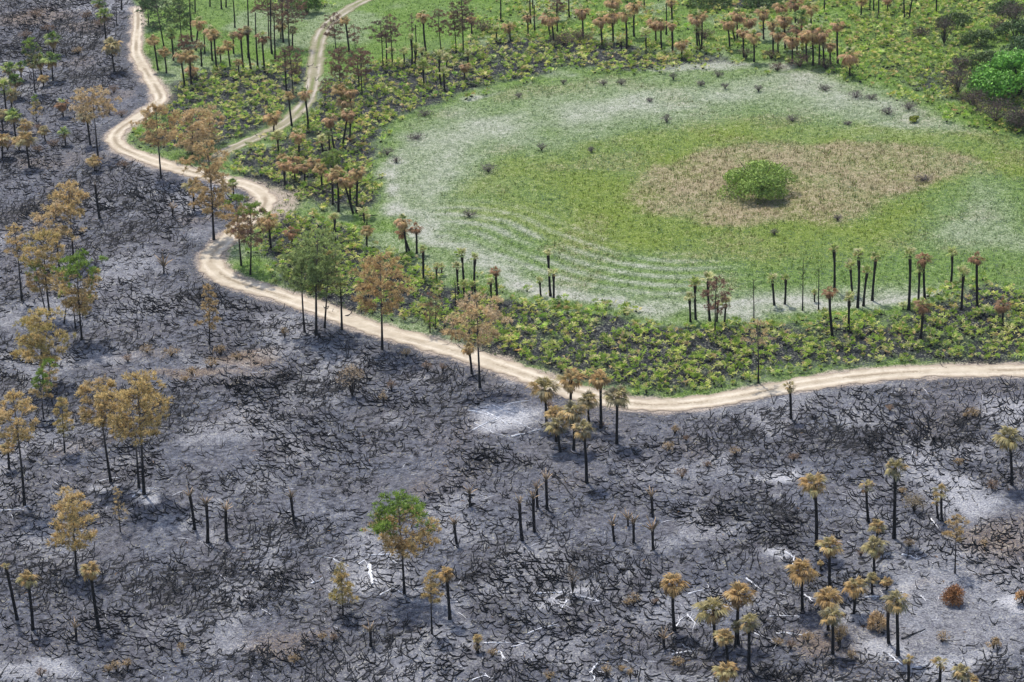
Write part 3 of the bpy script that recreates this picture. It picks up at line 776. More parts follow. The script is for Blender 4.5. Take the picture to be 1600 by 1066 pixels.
def trunk_mesh(b, h, dx, r0, r1, r, cols, name='trunk', sides=8, boots=0.0, wob=.02, nseg=9):
    a = Acc(); t = np.linspace(0, 1, nseg)
    bow = r.uniform(-1, 1) * wob * h; ph = r.uniform(.6, 1.4)
    P = np.c_[dx * t + bow * np.sin(PI * t ** ph), r.uniform(-1, 1) * wob * h * np.sin(PI * t), -.15 + (h + .15) * t]
    R = r0 + (r1 - r0) * t; R[0] *= 1.35; R[1] *= 1.05
    if boots: R = R + boots * sstep(.72, .93, t)
    C = np.array([np.array([np.interp(x, [c[0] for c in cols], [c[1][j] for c in cols]) for j in range(3)]) for x in t])
    tube(a, P, R, C, sides, True, .08, r)
    return a.mesh(name, M_BARK), P
BLACK = (.010, .010, .012)
PC = [(0, BLACK), (.75, (.013, .012, .013)), (1, (.03, .022, .018))]
PC_LIGHT = [(0, BLACK), (.35, (.02, .018, .018)), (.6, (.09, .08, .075)), (1, (.10, .08, .06))]
nkey = 0
def palm(bx, by, tx, ty, w, typ, cl, look=None, light=False):
    global nkey
    nkey += 1
    r = np.random.default_rng(3000 + nkey)
    b, h, dx = upright(bx, by, tx, ty)
    s = scale_at(b); wm = w / s
    R = wm * .5
    if typ == 'stub': R = max(R * 1.9, 1.15) if w > 8 else R
    if typ == 'lime': R *= 1.75
    if by < 400 and typ not in ('lime', 'stub'): R *= 1.14
    up = {'stub': .8, 'lime': .85, 'pole': 0.0, 'sparse': .75}.get(typ, .66) * R
    ht = max(h - up, .25)
    dx = dx * ht / h
    z0 = float(height(b)[0])
    name = {'pole': 'dead_tree', 'stub': 'burnt_palm'}.get(typ, 'cabbage_palm')
    root = link(name, None, None, (b[0], b[1], z0))
    rad = np.clip(.145 * (ht / 5) ** .25, .09, .18)
    if typ == 'stub': rad *= 1.12
    if typ == 'pole': rad *= .85
    me, Pt = trunk_mesh(b, ht, dx, rad * 1.1, rad * (.9 if typ != 'pole' else .6), r, PC_LIGHT if light else PC, boots=.07 if typ == 'lime' else .03 if typ != 'pole' else 0)
    link('trunk', me, root)
    top = Pt[-1]
    if typ == 'stub':
        link('leaf_stalks', stub_mesh(int(r.integers(6))), root, top, (0, 0, r.uniform(0, 6.28)), R * 1.05)
    elif typ != 'pole':
        if w >= 38 and by > 560:
            ca = Acc(); plan = head_plan(typ, r)
            for az, el, L, c, d, v in plan[:5]:     # the upright heart of the crown; the other fronds are its children
                Vf, Ff, Cf = frond_arrays(c, d, v); Vf = Vf * L * R; ce, se = math.cos(el), math.sin(el)
                ca.add(rotz(np.c_[Vf[:, 0] * ce - Vf[:, 2] * se, Vf[:, 1], Vf[:, 0] * se + Vf[:, 2] * ce], az), Ff, Cf)
            crown = link('crown', ca.mesh('crown', M_FROND), root, top)
            for az, el, L, c, d, v in plan[5:]:
                f = link('frond', frond_mesh(c, d, v), crown, (0, 0, r.uniform(-.1, .1)), (0, -el, az), L * R * 1.08)
        else:
            link('crown', head_mesh(typ, int(r.integers(5))), root, top, (0, 0, r.uniform(0, 6.28)), R * 1.08)
    register(root, look or LOOK[typ], 'dead tree' if typ == 'pole' else 'palm tree', cl, bx)
    return root

# ------------------------------------------------------------------ pines
NC = {'tan': ((.54, .38, .18), (.68, .52, .28)), 'gold': ((.54, .39, .155), (.68, .52, .25)), 'orange': ((.45, .30, .13), (.58, .42, .21)), 'sand': ((.58, .43, .25), (.70, .55, .35)), 'olive': ((.36, .29, .10), (.48, .40, .16)),
      'green': ((.17, .27, .045), (.28, .39, .08)), 'moss': ((.26, .34, .12), (.39, .47, .17)), 'deep': ((.05, .11, .04), (.10, .17, .065)), 'rust': ((.22, .12, .085), (.33, .19, .14)), 'umber': ((.14, .09, .075), (.23, .15, .12))}
def add_tufts(a, P, D, colA, colB, r, size=.34, nb=14):
    """pompoms of needles at the twig ends"""
    n = len(P)
    if not n: return
    d = D[:, None, :] * r.uniform(.1, 1.0, (n, nb, 1)) + r.normal(0, .75, (n, nb, 3)) + np.array([0, 0, .25])
    d /= np.linalg.norm(d, axis=2)[..., None]
    L = size * r.uniform(.6, 1.15, (n, nb, 1)) * r.uniform(.8, 1.25, (n, 1, 1))
    s = np.cross(d, r.normal(0, 1, (n, nb, 3))); s /= np.linalg.norm(s, axis=2)[..., None] + 1e-9
    w = .037 * (size / .34)
    p = P[:, None, :] + d * .03
    V = np.stack([p - s * w * .6, p + s * w * .6, p + d * L * .7 + s * w, p + d * L], 2).reshape(-1, 3)
    m = n * nb; base = (np.arange(m) * 4)[:, None]
    F = np.concatenate([base + np.array([[0, 1, 2]]), base + np.array([[0, 2, 3]])])
    mixc = r.random((n, 1, 1)); c = (np.array(colA) * (1 - mixc) + np.array(colB) * mixc) * r.uniform(.75, 1.2, (n, nb, 1))
    C = np.repeat(c.reshape(-1, 3), 4, 0)
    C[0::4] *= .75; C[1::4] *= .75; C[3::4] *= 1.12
    a.add(V, F, C)

def pine(bx, by, tx, ty, w, yb, cols, cl, look, shape='dome', dens=1.0, top_green=None, dead=.15, extra=()):
    """yb: photograph row where the crown ends below; top_green: share of the crown that is still green"""
    global nkey
    nkey += 1
    r = np.random.default_rng(5000 + nkey)
    b, h, dx = upright(bx, by, tx, ty)
    _, hb, _ = upright(bx, by, tx, yb)
    s = scale_at(b); RW = w / s / 2 * 1.12
    z0 = float(height(b)[0])
    root = link('pine_tree', None, None, (b[0], b[1], z0))
    h -= .3
    hc = max(h - hb, .8)
    rad = np.clip(h * .0105 + .025, .045, .17)
    char = [(0, BLACK), (.28, (.014, .013, .014)), (.5, (.085, .07, .066)), (1, (.19, .145, .12))]
    if cols[0] in ('rust', 'umber'): char = [(0, BLACK), (.6, (.02, .018, .018)), (1, (.06, .045, .04))]
    me, Pt = trunk_mesh(b, h, dx, rad, rad * .28, r, char, wob=.012, nseg=12)
    link('trunk', me, root)
    for (ex, ey, et) in extra:                  # further stems of the same clump
        eb, eh, edx = upright(ex, ey, tx + (ex - bx) * .5, et)
        em, _ = trunk_mesh(eb, eh, edx, rad * .8, rad * .35, r, char, wob=.012)
        link('trunk', em, root, (eb[0] - b[0], eb[1] - b[1], 0))
    tz = (Pt[:, 2] + .15) / (h + .15)
    def axis(z): t = z / h; return np.array([np.interp(t, tz, Pt[:, 0]), np.interp(t, tz, Pt[:, 1]), z])
    size = float(np.clip(RW * .17, .26, .44))
    if cols[0] in ('rust', 'umber', 'deep'): size = .26
    vol = RW * RW * hc
    ntuft = int(np.clip(54 * vol ** .62 * dens / (size / .34) ** 1.3, 50, 760))
    nbr = int(np.clip(9 + hc * 2.6, 9, 26))
    prof = {'dome': lambda t: max(np.sin(PI * np.clip(.22 + .76 * t, 0, 1)), .02) ** .6 * (1 if t > .3 else .7 + t),
            'cone': lambda t: .12 + .88 * (1 - t) ** .75 * (1 if t > .2 else .72 + 1.4 * t),
            'oval': lambda t: np.sin(PI * np.clip(.08 + .84 * t, 0, 1)) ** .75,
            'layer': lambda t: (np.sin(PI * np.clip(.10 + .8 * t, 0, 1)) ** .6) * (.45 + .55 * abs(math.sin(t * 8.5)))}[shape]
    ca, cb = NC[cols[0]], NC[cols[-1]]
    nw, ng = Acc(), Acc(); branches = []
    per = max(2, ntuft // nbr)
    for k in range(nbr):
        t = (k + r.uniform(.1, .9)) / nbr
        z1 = hb + hc * t
        az = k * 2.399 + r.uniform(-.35, .35)
        Lb = max(RW * prof(t) * r.uniform(.70, 1.08), .25)
        rise = (.25 + .65 * t) * Lb * r.uniform(.6, 1.1) if shape != 'cone' else .25 * Lb
        z_s = max(z1 - rise * .8, hb * .92)
        o = axis(min(z_s, h * .985)); dirh = np.array([math.cos(az), math.sin(az), 0])
        tt = np.linspace(0, 1, 5)
        B = o + dirh * (Lb * tt)[:, None] + np.array([0, 0, 1.0]) * (rise * tt ** 1.3)[:, None] + np.array([-dirh[1], dirh[0], 0]) * (r.uniform(-.15, .15) * Lb * np.sin(PI * tt))[:, None]
        ab = Acc(); bc = np.array([.075, .06, .05]) * r.uniform(.6, 1.3)
        tube(ab, B, np.linspace(rad * .30, .014, 5), bc, 4, False)
        m = int(max(2, per * r.uniform(.6, 1.4) * (Lb / RW + .35) / 1.1))
        nc = max(2, int(round(m / 5.5)))                      # needles sit in rounded clumps with gaps between them
        uc = np.sqrt(r.uniform(.16, 1.0, nc)); uc[0] = 1
        cb_ = np.stack([np.interp(uc, tt, B[:, j]) for j in range(3)], -1)
        spr = RW * .36 * np.sqrt(uc)[:, None] * (.45 + .55 * prof(t))
        coff = r.normal(0, 1, (nc, 3)) * np.array([1, 1, .55]) * spr * .75; coff[0] *= .25
        wch = r.integers(0, nc, m); rc = np.clip(RW * .17, .22, .55)
        q_ = r.normal(0, 1, (m, 3)); q_ /= np.linalg.norm(q_, axis=1)[:, None]; q_[:, 2] = np.abs(q_[:, 2]) * .8 - .15
        base = cb_[wch]
        E = base + coff[wch] + q_ * rc * r.uniform(.55, 1.1, (m, 1))
        zt = hb + hc
        E[:, 2] = np.where(E[:, 2] > zt, zt - r.random(m) * .3, E[:, 2])
        D = q_ + dirh * .2 + np.array([0, 0, .3]); D /= np.linalg.norm(D, axis=1)[:, None]
        for e, q in list(zip(E, base))[::2]:
            tube(ab, [q, (q + e) / 2 + np.array([0, 0, .05 * RW]), e], [.02, .014, .008], bc * .9, 3, False)
        branches.append(ab.mesh('branch', M_BARK))
        tg = (E[:, 2] - hb) / hc + r.normal(0, .07, m)
        isg = tg > 1 - (top_green or 0)
        keep = r.random(m) > dead
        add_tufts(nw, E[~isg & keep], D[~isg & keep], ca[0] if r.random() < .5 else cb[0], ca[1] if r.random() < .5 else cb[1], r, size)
        if top_green: add_tufts(ng, E[isg], D[isg], *NC['green'], r, size)
    # a tuft or three at the leader
    lead = axis(h * .99); E = lead + r.normal(0, .18, (5, 3)) * np.array([1, 1, 1]); D = np.tile([0, 0, 1.0], (5, 1))
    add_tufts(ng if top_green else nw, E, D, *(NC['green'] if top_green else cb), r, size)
    crown = link('crown', nw.mesh('crown', M_NEEDLE), root)
    for bm_ in branches: link('branch', bm_, crown)
    if ng.n: tag(link('crown_top', ng.mesh('crown_top', M_NEEDLE), root), 'green needles surviving at the crown top')
    register(root, look, 'pine tree', cl, bx)
    return root

def snag(bx, by, tx, ty, w, cl, look='thin bare charred pine with twig stubs'):
    global nkey
    nkey += 1
    r = np.random.default_rng(5000 + nkey)
    b, h, dx = upright(bx, by, tx, ty); s = scale_at(b); RW = w / s / 2
    root = link('burnt_pine', None, None, (b[0], b[1], float(height(b)[0])))
    me, Pt = trunk_mesh(b, h, dx, .09, .03, r, PC, wob=.01)
    link('trunk', me, root)
    a = Acc()
    for k in range(14):
        t = r.uniform(.45, .98); o = np.array([np.interp(t, np.linspace(0, 1, len(Pt)), Pt[:, j]) for j in range(3)])
        az = r.uniform(0, 6.28); L = RW * (1.1 - t * .7) * r.uniform(.6, 1.3)
        d = np.array([math.cos(az), math.sin(az), r.uniform(.2, .7)])
        tube(a, [o, o + d * L * .5, o + d * L + np.array([0, 0, .1])], [.022, .015, .008], np.array([.03, .025, .022]), 3, False)
        add_tufts(a, np.array([o + d * L]), np.array([d / np.linalg.norm(d)]), (.05, .04, .03), (.09, .06, .04), r, .2, 4)
    link('branch', a.mesh('branch', M_BARK), root)
    register(root, look, 'burnt pine', cl, bx)

# ------------------------------------------------------------------ leafy bushes and dry shrubs
def leaf_cloud(acc, C, Rr, n, size, cA, cB, r, lobes=9, low=.1, lr0=.34, lr1=.5):
    """leaves spread over and just under the skin of overlapping lobes"""
    C = np.asarray(C, float)
    for k in range(lobes):
        d = r.normal(0, 1, 3); d /= np.linalg.norm(d); d[2] = abs(d[2]) * 1.1 - low
        lc = C + d * np.asarray(Rr) * r.uniform(.78 - lr0, 1.02 - lr0); lr = np.asarray(Rr) * r.uniform(lr0, lr1)
        m = n // lobes
        q = r.normal(0, 1, (m, 3)); q /= np.linalg.norm(q, axis=1)[:, None]
        q = q[q[:, 2] > -.55]; m = len(q)
        p = lc + q * lr * (1 - .35 * r.random((m, 1)) ** 2) + r.normal(0, .06, (m, 3))
        nrm = q + r.normal(0, .5, (m, 3)); nrm /= np.linalg.norm(nrm, axis=1)[:, None]
        s = np.cross(nrm, r.normal(0, 1, (m, 3))); s /= np.linalg.norm(s, axis=1)[:, None] + 1e-9
        t = np.cross(nrm, s); L = size * r.uniform(.6, 1.3, (m, 1))
        V = np.stack([p - t * L, p + s * L * .5, p + t * L, p - s * L * .5], 1).reshape(-1, 3)
        i = (np.arange(m) * 4)[:, None]
        F = np.concatenate([i + np.array([[0, 1, 2]]), i + np.array([[0, 2, 3]])])
        mx = r.random((m, 1)); c = (np.array(cA) * (1 - mx) + np.array(cB) * mx) * r.uniform(.8, 1.2) * r.uniform(.8, 1.2, (m, 1))
        acc.add(V, F, np.repeat(c, 4, 0))
def bush(bx, by, w, hpx, cA, cB, label, cat='bush', name='leafy_bush', n=4000, size=.16, lobes=12, cl=None, trunk=False, limbs=7, low=.6, lr=(.34, .5)):
    global nkey
    nkey += 1
    r = np.random.default_rng(6000 + nkey)
    b = ground(bx, by); s = scale_at(b); R = w / s / 2
    h = upright(bx, by, bx, by - hpx)[1]
    root = link(name, None, None, (b[0], b[1], float(height(b)[0])))
    a = Acc(); leaf_cloud(a, (0, 0, h * .42), (R, R, h * .58), n, size, cA, cB, r, lobes, low, *lr)
    link('crown', a.mesh('crown', M_LEAF), root)
    a = Acc()
    for k in range(limbs):
        az = k * 2.4 + r.uniform(-.3, .3); d = np.array([math.cos(az), math.sin(az), 0]) * R * r.uniform(.3, .7)
        tube(a, [(0, 0, -.1), d * .3 + np.array([0, 0, h * .3]), d + np.array([0, 0, h * r.uniform(.55, .85)])], [.05 * max(1, R / 2), .035 * max(1, R / 2), .015], np.array([.06, .05, .04]), 4, False)
    link('stem', a.mesh('stem', M_BARK), root)
    if cl: register(root, label, cat, cl, bx)
    else: tag(root, label, cat)
    return root
def dry_shrub(bx, by, w, hpx, cA, cB, label, cl, dens=1.0, name='dry_shrub', stemc=(.05, .04, .035), low=.35):
    """a fountain of fine twigs with small dead leaves"""
    global nkey
    nkey += 1
    r = np.random.default_rng(6000 + nkey)
    b = ground(bx, by); s = scale_at(b); R = w / s / 2
    h = upright(bx, by, bx, by - hpx)[1]
    root = link(name, None, None, (b[0], b[1], float(height(b)[0])))
    a, l = Acc(), Acc()
    n = int(np.clip(10 + 14 * R * dens, 10, 48))
    for k in range(n):
        az = k * 2.399 + r.uniform(-.3, .3); q = math.sqrt(r.random())
        e = np.array([math.cos(az) * R * q, math.sin(az) * R * q, h * (.98 - .38 * q * q) * r.uniform(.8, 1.0)])
        m_ = e * np.array([.35, .35, .55])
        tube(a, [(0, 0, -.05), m_, e], [.035, .02, .007], np.array(stemc), 3, False)
        m = int(16 * dens + 2)
        u = r.uniform(low, 1.05, (m, 1)); p = m_ * (1 - u) + e * u + r.normal(0, .16 * R, (m, 3)) * np.array([1, 1, .8])
        p[:, 2] = np.maximum(p[:, 2], .03)
        t = r.normal(0, 1, (m, 3)); t /= np.linalg.norm(t, axis=1)[:, None]; sd = np.cross(t, r.normal(0, 1, (m, 3))); sd /= np.linalg.norm(sd, axis=1)[:, None] + 1e-9
        L = .11 * (.7 + .4 * R) * r.uniform(.6, 1.3, (m, 1))
        V = np.stack([p - t * L, p + sd * L * .45, p + t * L], 1).reshape(-1, 3)
        F = np.arange(m * 3).reshape(-1, 3); mx = r.random((m, 1))
        l.add(V, F, np.repeat((np.array(cA) * (1 - mx) + np.array(cB) * mx) * r.uniform(.8, 1.2, (m, 1)), 3, 0))
    link('twigs', a.mesh('twigs', M_BARK), root)
    link('dead_leaves', l.mesh('dead_leaves', M_LEAF), root)
    register(root, label, 'shrub', cl, bx)
# ------------------------------------------------------------------ the trees, one by one (photograph pixels: base, head, size)
CL = {'TL': 'left of the upper road', 'RB': 'inside the upper road bend', 'SB': "at the road's S-bend", 'LE': 'in the left-edge group', 'LL': 'in the lower-left burn', 'TK': 'beside the grassy track',
      'TM': "near meadow's top-left edge", 'TC': 'right behind the meadow', 'TR': 'in clump behind meadow', 'TT': 'along the top-right edge', 'WL': "at the meadow's left end", 'NS': "on near shore's left", 'NM': "on near shore's middle",
      'NR': "on near shore's right", 'RD': 'in the roadside clump', 'CB': 'on the central burn', 'RR': 'on the right burn', 'LR': 'in the lower-right group', 'GM': 'out on the meadow', 'MR': 'along the middle road', 'FB': 'along the bottom edge'}
TREES_PALM = [
 # top-left burn
 (157, 30, 155, -4, 22, 'green', 'TL'), (166, 63, 162, 15, 24, 'green', 'TL'), (179, 113, 173, 62, 30, 'olive', 'TL'), (84, 86, 81, 52, 26, 'green', 'TL'), (66, 121, 61, 86, 26, 'green', 'TL'), (83, 127, 81, 84, 28, 'green', 'TL'),
 (68, 136, 67, 118, 15, 'tan', 'TL'), (33, 127, 32, 98, 18, 'green', 'TL'), (17, 150, 13, 100, 24, 'green', 'TL'), (25, 154, 23, 118, 24, 'green', 'TL'), (10, 181, 4, 124, 24, 'lime', 'TL'), (18, 178, 19, 140, 22, 'olive', 'TL'),
 (25, 217, 20, 174, 26, 'green', 'TL'), (40, 212, 39, 188, 22, 'tan', 'TL'), (99, 183, 97, 154, 22, 'rust', 'TL'), (141, 227, 133, 170, 28, 'olive', 'TL'), (71, 221, 67, 198, 18, 'olive', 'TL'), (103, 228, 100, 202, 18, 'green', 'TL'),
 (46, 262, 39, 208, 30, 'tan', 'TL'), (148, 268, 148, 245, 22, 'tan', 'TL'), (4, 247, 3, 208, 28, 'tan', 'TL'), (30, 236, 28, 214, 18, 'tan', 'TL'), (5, 205, 2, 172, 20, 'olive', 'TL'),
 # inside the upper bend
 (247, 109, 239, 56, 20, 'tan', 'RB'), (260, 114, 256, 75, 18, 'tan', 'RB'), (271, 95, 267, 46, 20, 'green', 'RB'), (306, 79, 312, 27, 22, 'peach', 'RB'), (332, 95, 329, 40, 24, 'peach', 'RB'), (315, 104, 313, 66, 14, 'olive', 'RB'),
 (346, 105, 343, 74, 16, 'tan', 'RB'), (360, 103, 355, 65, 20, 'tan', 'RB'), (365, 84, 364, 50, 14, 'olive', 'RB'), (380, 110, 375, 44, 20, 'rust', 'RB'), (392, 110, 385, 42, 16, 'olive', 'RB'), (374, 120, 372, 93, 14, 'tan', 'RB'),
 (289, 137, 281, 78, 20, 'peach', 'RB'), (299, 134, 296, 80, 26, 'tan', 'RB'), (300, 124, 299, 100, 22, 'peach', 'RB'), (339, 112, 334, 48, 20, 'tan', 'RB'),
 # beside the track
 (414, 115, 409, 50, 22, 'rust', 'TK'), (439, 61, 439, 34, 20, 'tan', 'TK'), (457, 76, 458, 42, 14, 'olive', 'TK'), (456, 196, 450, 143, 18, 'tan', 'TK'), (482, 203, 475, 137, 22, 'peach', 'TK'), (428, 206, 425, 170, 28, 'peach', 'TK'),
 (435, 243, 433, 205, 20, 'lime', 'TK'), (468, 245, 466, 203, 24, 'peach', 'TK'), (523, 237, 514, 178, 24, 'peach', 'TK'), (506, 247, 500, 212, 18, 'lime', 'TK'), (515, 240, 514, 208, 12, 'lime', 'TK'), (537, 184, 542, 150, 28, 'peach', 'TK'),
 (535, 232, 545, 172, 22, 'peach', 'TK'), (538, 182, 530, 132, 24, 'tan', 'TK'), (549, 184, 547, 136, 22, 'peach', 'TK'), (546, 81, 539, 26, 16, 'tan', 'TK'), (547, 222, 548, 185, 12, 'olive', 'TK'),
 (459, 268, 456, 238, 28, 'peach', 'TK'), (492, 274, 489, 245, 22, 'peach', 'TK'), (443, 262, 441, 240, 16, 'tan', 'TK'),
 # top left of the meadow
 (644, 109, 642, 55, 10, 'lime', 'TM'), (666, 85, 661, 17, 20, 'peach', 'TM'), (649, 107, 648, 70, 14, 'lime', 'TM'), (660, 100, 659, 75, 12, 'lime', 'TM'), (667, 102, 666, 82, 10, 'lime', 'TM'), (663, 137, 661, 94, 18, 'lime', 'TM'),
 (689, 137, 686, 80, 14, 'lime', 'TM'), (698, 110, 698, 86, 14, 'lime', 'TM'), (695, 142, 693, 106, 12, 'lime', 'TM'), (737, 57, 736, 22, 16, 'peach', 'TM'), (732, 112, 731, 79, 14, 'lime', 'TM'), (726, 132, 726, 97, 18, 'peach', 'TM'),
 (632, 104, 631, 76, 12, 'lime', 'TM'), (613, 104, 612, 76, 12, 'lime', 'TM'),
 # behind the meadow
 (776, 66, 775, 41, 14, 'lime', 'TC'), (798, 63, 794, 33, 20, 'peach', 'TC'), (825, 55, 824, 20, 15, 'peach', 'TC'), (860, 57, 854, 15, 26, 'peach', 'TC'), (866, 70, 861, 22, 22, 'peach', 'TC'), (911, 58, 909, 7, 24, 'peach', 'TC'),
 (941, 71, 937, 21, 24, 'peach', 'TC'), (958, 66, 956, 14, 26, 'peach', 'TC'), (979, 79, 977, 15, 22, 'peach', 'TC'), (991, 57, 991, -2, 26, 'peach', 'TC'), (1025, 66, 1023, 26, 24, 'peach', 'TC'), (1034, 78, 1032, 28, 20, 'peach', 'TC'),
 (1051, 81, 1049, 32, 16, 'peach', 'TC'), (1050, 62, 1049, -4, 16, 'peach', 'TC'), (1009, 80, 1009, 44, 15, 'lime', 'TC'), (1065, 92, 1065, 60, 22, 'peach', 'TC'), (1090, 77, 1088, 18, 24, 'peach', 'TC'), (1096, 76, 1096, 15, 20, 'peach', 'TC'),
 (1094, 78, 1090, 40, 12, 'lime', 'TC'), (1140, 76, 1136, 27, 22, 'peach', 'TC'), (1152, 62, 1152, 13, 24, 'peach', 'TC'), (1149, 64, 1142, 34, 16, 'tan', 'TC'), (1170, 49, 1170, 23, 24, 'peach', 'TC'), (1178, 97, 1177, 46, 24, 'peach', 'TC'),
 (1162, 89, 1161, 43, 18, 'peach', 'TC'), (1193, 61, 1192, 10, 22, 'peach', 'TC'), (958, 22, 957, -8, 26, 'peach', 'TC'), (971, 78, 970, 58, 10, 'lime', 'TC'),
 # clump behind the meadow
 (1223, 34, 1221, 1, 24, 'peach', 'TR'), (1243, 40, 1242, -4, 26, 'rust', 'TR'), (1268, 46, 1266, 2, 26, 'peach', 'TR'), (1227, 77, 1225, 18, 26, 'peach', 'TR'), (1254, 77, 1252, 16, 26, 'green', 'TR'), (1216, 88, 1215, 43, 24, 'peach', 'TR'),
 (1208, 84, 1207, 29, 20, 'peach', 'TR'), (1238, 99, 1238, 51, 26, 'peach', 'TR'), (1270, 102, 1268, 38, 28, 'peach', 'TR'), (1287, 104, 1285, 40, 26, 'peach', 'TR'), (1280, 101, 1281, 56, 22, 'tan', 'TR'), (1298, 100, 1297, 62, 20, 'peach', 'TR'),
 (1309, 99, 1309, 30, 22, 'peach', 'TR'), (1328, 118, 1328, 74, 32, 'peach', 'TR'), (1261, 96, 1259, 44, 24, 'peach', 'TR'), (1246, 84, 1245, 36, 20, 'rust', 'TR'),
 (1346, 27, 1346, -4, 18, 'tan', 'TT'), (1387, 20, 1387, -6, 16, 'rust', 'TT'),
 # left end of the meadow
 (423, 388, 417, 331, 32, 'peach', 'WL'), (458, 393, 454, 354, 24, 'rust', 'WL'), (524, 382, 523, 334, 14, 'lime', 'WL'), (570, 356, 567, 323, 14, 'lime', 'WL'), (573, 352, 573, 336, 12, 'lime', 'WL'), (573, 387, 574, 354, 20, 'tan', 'WL'),
 (636, 397, 628, 335, 26, 'peach', 'WL'), (640, 392, 626, 354, 22, 'rust', 'WL'), (651, 396, 650, 349, 22, 'rust', 'WL'), (520, 320, 519, 265, 24, 'rust', 'WL'), (529, 331, 526, 262, 24, 'tan', 'WL'), (552, 333, 533, 268, 26, 'peach', 'WL'),
 (557, 333, 559, 258, 26, 'peach', 'WL'), (446, 290, 443, 248, 22, 'peach', 'WL'), (476, 291, 476, 252, 20, 'peach', 'WL'), (461, 284, 459, 256, 18, 'peach', 'WL'), (503, 299, 501, 258, 22, 'tan', 'WL'), (548, 320, 546, 276, 20, 'peach', 'WL'),
 # near shore, left
 (662, 441, 661, 385, 12, 'lime', 'NS'), (682, 440, 682, 412, 10, 'lime', 'NS'), (690, 429, 690, 412, 10, 'lime', 'NS'), (717, 460, 714, 411, 12, 'lime', 'NS'), (725, 442, 721, 389, 14, 'lime', 'NS'), (742, 456, 742, 398, 12, 'lime', 'NS'),
 (726, 470, 724, 440, 14, 'lime', 'NS'), (779, 485, 774, 418, 20, 'rust', 'NS'), (767, 470, 767, 436, 11, 'lime', 'NS'), (738, 468, 738, 442, 10, 'lime', 'NS'),
 # near shore, middle
 (860, 461, 856, 389, 11, 'lime', 'NM'), (865, 472, 865, 420, 13, 'lime', 'NM'), (845, 462, 843, 433, 10, 'lime', 'NM'), (1079, 502, 1077, 457, 15, 'lime', 'NM'), (1087, 498, 1086, 434, 17, 'lime', 'NM'), (1109, 500, 1106, 425, 16, 'lime', 'NM'), (1132, 507, 1135, 465, 15, 'lime', 'NM'), (1120, 502, 1121, 470, 12, 'lime', 'NM'),
 # near shore, right
 (1210, 476, 1206, 428, 15, 'lime', 'NR'), (1226, 474, 1228, 428, 11, 'lime', 'NR'), (1304, 452, 1303, 380, 14, 'lime', 'NR'), (1332, 457, 1328, 406, 16, 'lime', 'NR'), (1340, 480, 1342, 390, 17, 'lime', 'NR'), (1349, 477, 1356, 416, 14, 'lime', 'NR'),
 (1363, 468, 1369, 394, 15, 'lime', 'NR'), (1301, 531, 1296, 448, 26, 'rust', 'NR'), (1326, 520, 1327, 460, 17, 'lime', 'NR'), (1420, 484, 1422, 389, 17, 'lime', 'NR'), (1445, 466, 1444, 394, 28, 'rust', 'NR'), (1435, 468, 1437, 416, 13, 'lime', 'NR'),
 (1486, 443, 1488, 388, 15, 'lime', 'NR'), (1502, 485, 1506, 419, 17, 'lime', 'NR'), (1527, 486, 1526, 397, 28, 'rust', 'NR'), (1438, 531, 1443, 467, 32, 'rust', 'NR'), (1566, 508, 1569, 468, 32, 'rust', 'NR'), (1273, 470, 1273, 451, 9, 'lime', 'NR'), (1411, 484, 1411, 472, 10, 'lime', 'NR'),
 # roadside clump
 (854, 666, 851, 594, 48, 'olive', 'RD'), (893, 668, 892, 581, 44, 'tan', 'RD'), (939, 669, 938, 582, 38, 'orange', 'RD'), (964, 693, 965, 606, 48, 'olive', 'RD'), (920, 660, 919, 614, 38, 'olive', 'RD'), (896, 703, 896, 631, 44, 'olive', 'RD'),
 (917, 756, 911, 661, 38, 'olive', 'RD', 'tallest olive-tan palm, nearest the camera'), (876, 706, 870, 655, 38, 'olive', 'RD'), (869, 690, 867, 636, 30, 'tan', 'RD'),
 (737, 584, 732, 538, 24, 'tan', 'MR'), (1236, 655, 1234, 596, 24, 'sparse', 'MR'), (365, 308, 364, 281, 18, 'green', 'SB'), (303, 330, 301, 284, 26, 'olive', 'SB'),
 # right burn
 (1581, 758, 1577, 672, 44, 'olive', 'RR'), (1276, 858, 1272, 742, 46, 'tan', 'RR'), (1397, 842, 1399, 720, 40, 'olive', 'RR'), (1357, 816, 1353, 750, 30, 'sparse', 'RR'), (1472, 816, 1471, 760, 30, 'sparse', 'RR'), (1466, 812, 1463, 780, 18, 'sparse', 'RR'),
 # lower right group
 (1296, 920, 1296, 843, 40, 'tan', 'LR'), (1254, 954, 1253, 877, 54, 'orange', 'LR'), (1366, 898, 1367, 842, 42, 'olive', 'LR'), (1369, 862, 1372, 815, 28, 'tan', 'LR'), (1294, 985, 1295, 922, 48, 'orange', 'LR'), (1301, 1022, 1300, 951, 38, 'olive', 'LR'),
 (1334, 959, 1337, 906, 40, 'tan', 'LR'), (1363, 929, 1363, 898, 22, 'olive', 'LR'), (1386, 922, 1386, 903, 20, 'tan', 'LR'), (1403, 1024, 1401, 926, 44, 'olive', 'LR'), (1389, 1005, 1387, 944, 18, 'stub', 'LR'), (1283, 890, 1282, 876, 12, 'tan', 'LR'),
 (1054, 986, 1051, 901, 44, 'orange', 'FB'), (1153, 1007, 1155, 916, 50, 'orange', 'FB'), (1117, 1010, 1114, 938, 54, 'olive', 'FB'), (1170, 1046, 1171, 964, 34, 'olive', 'FB'), (1138, 1040, 1132, 987, 34, 'tan', 'FB'), (1136, 1096, 1134, 1038, 40, 'tan', 'FB'),
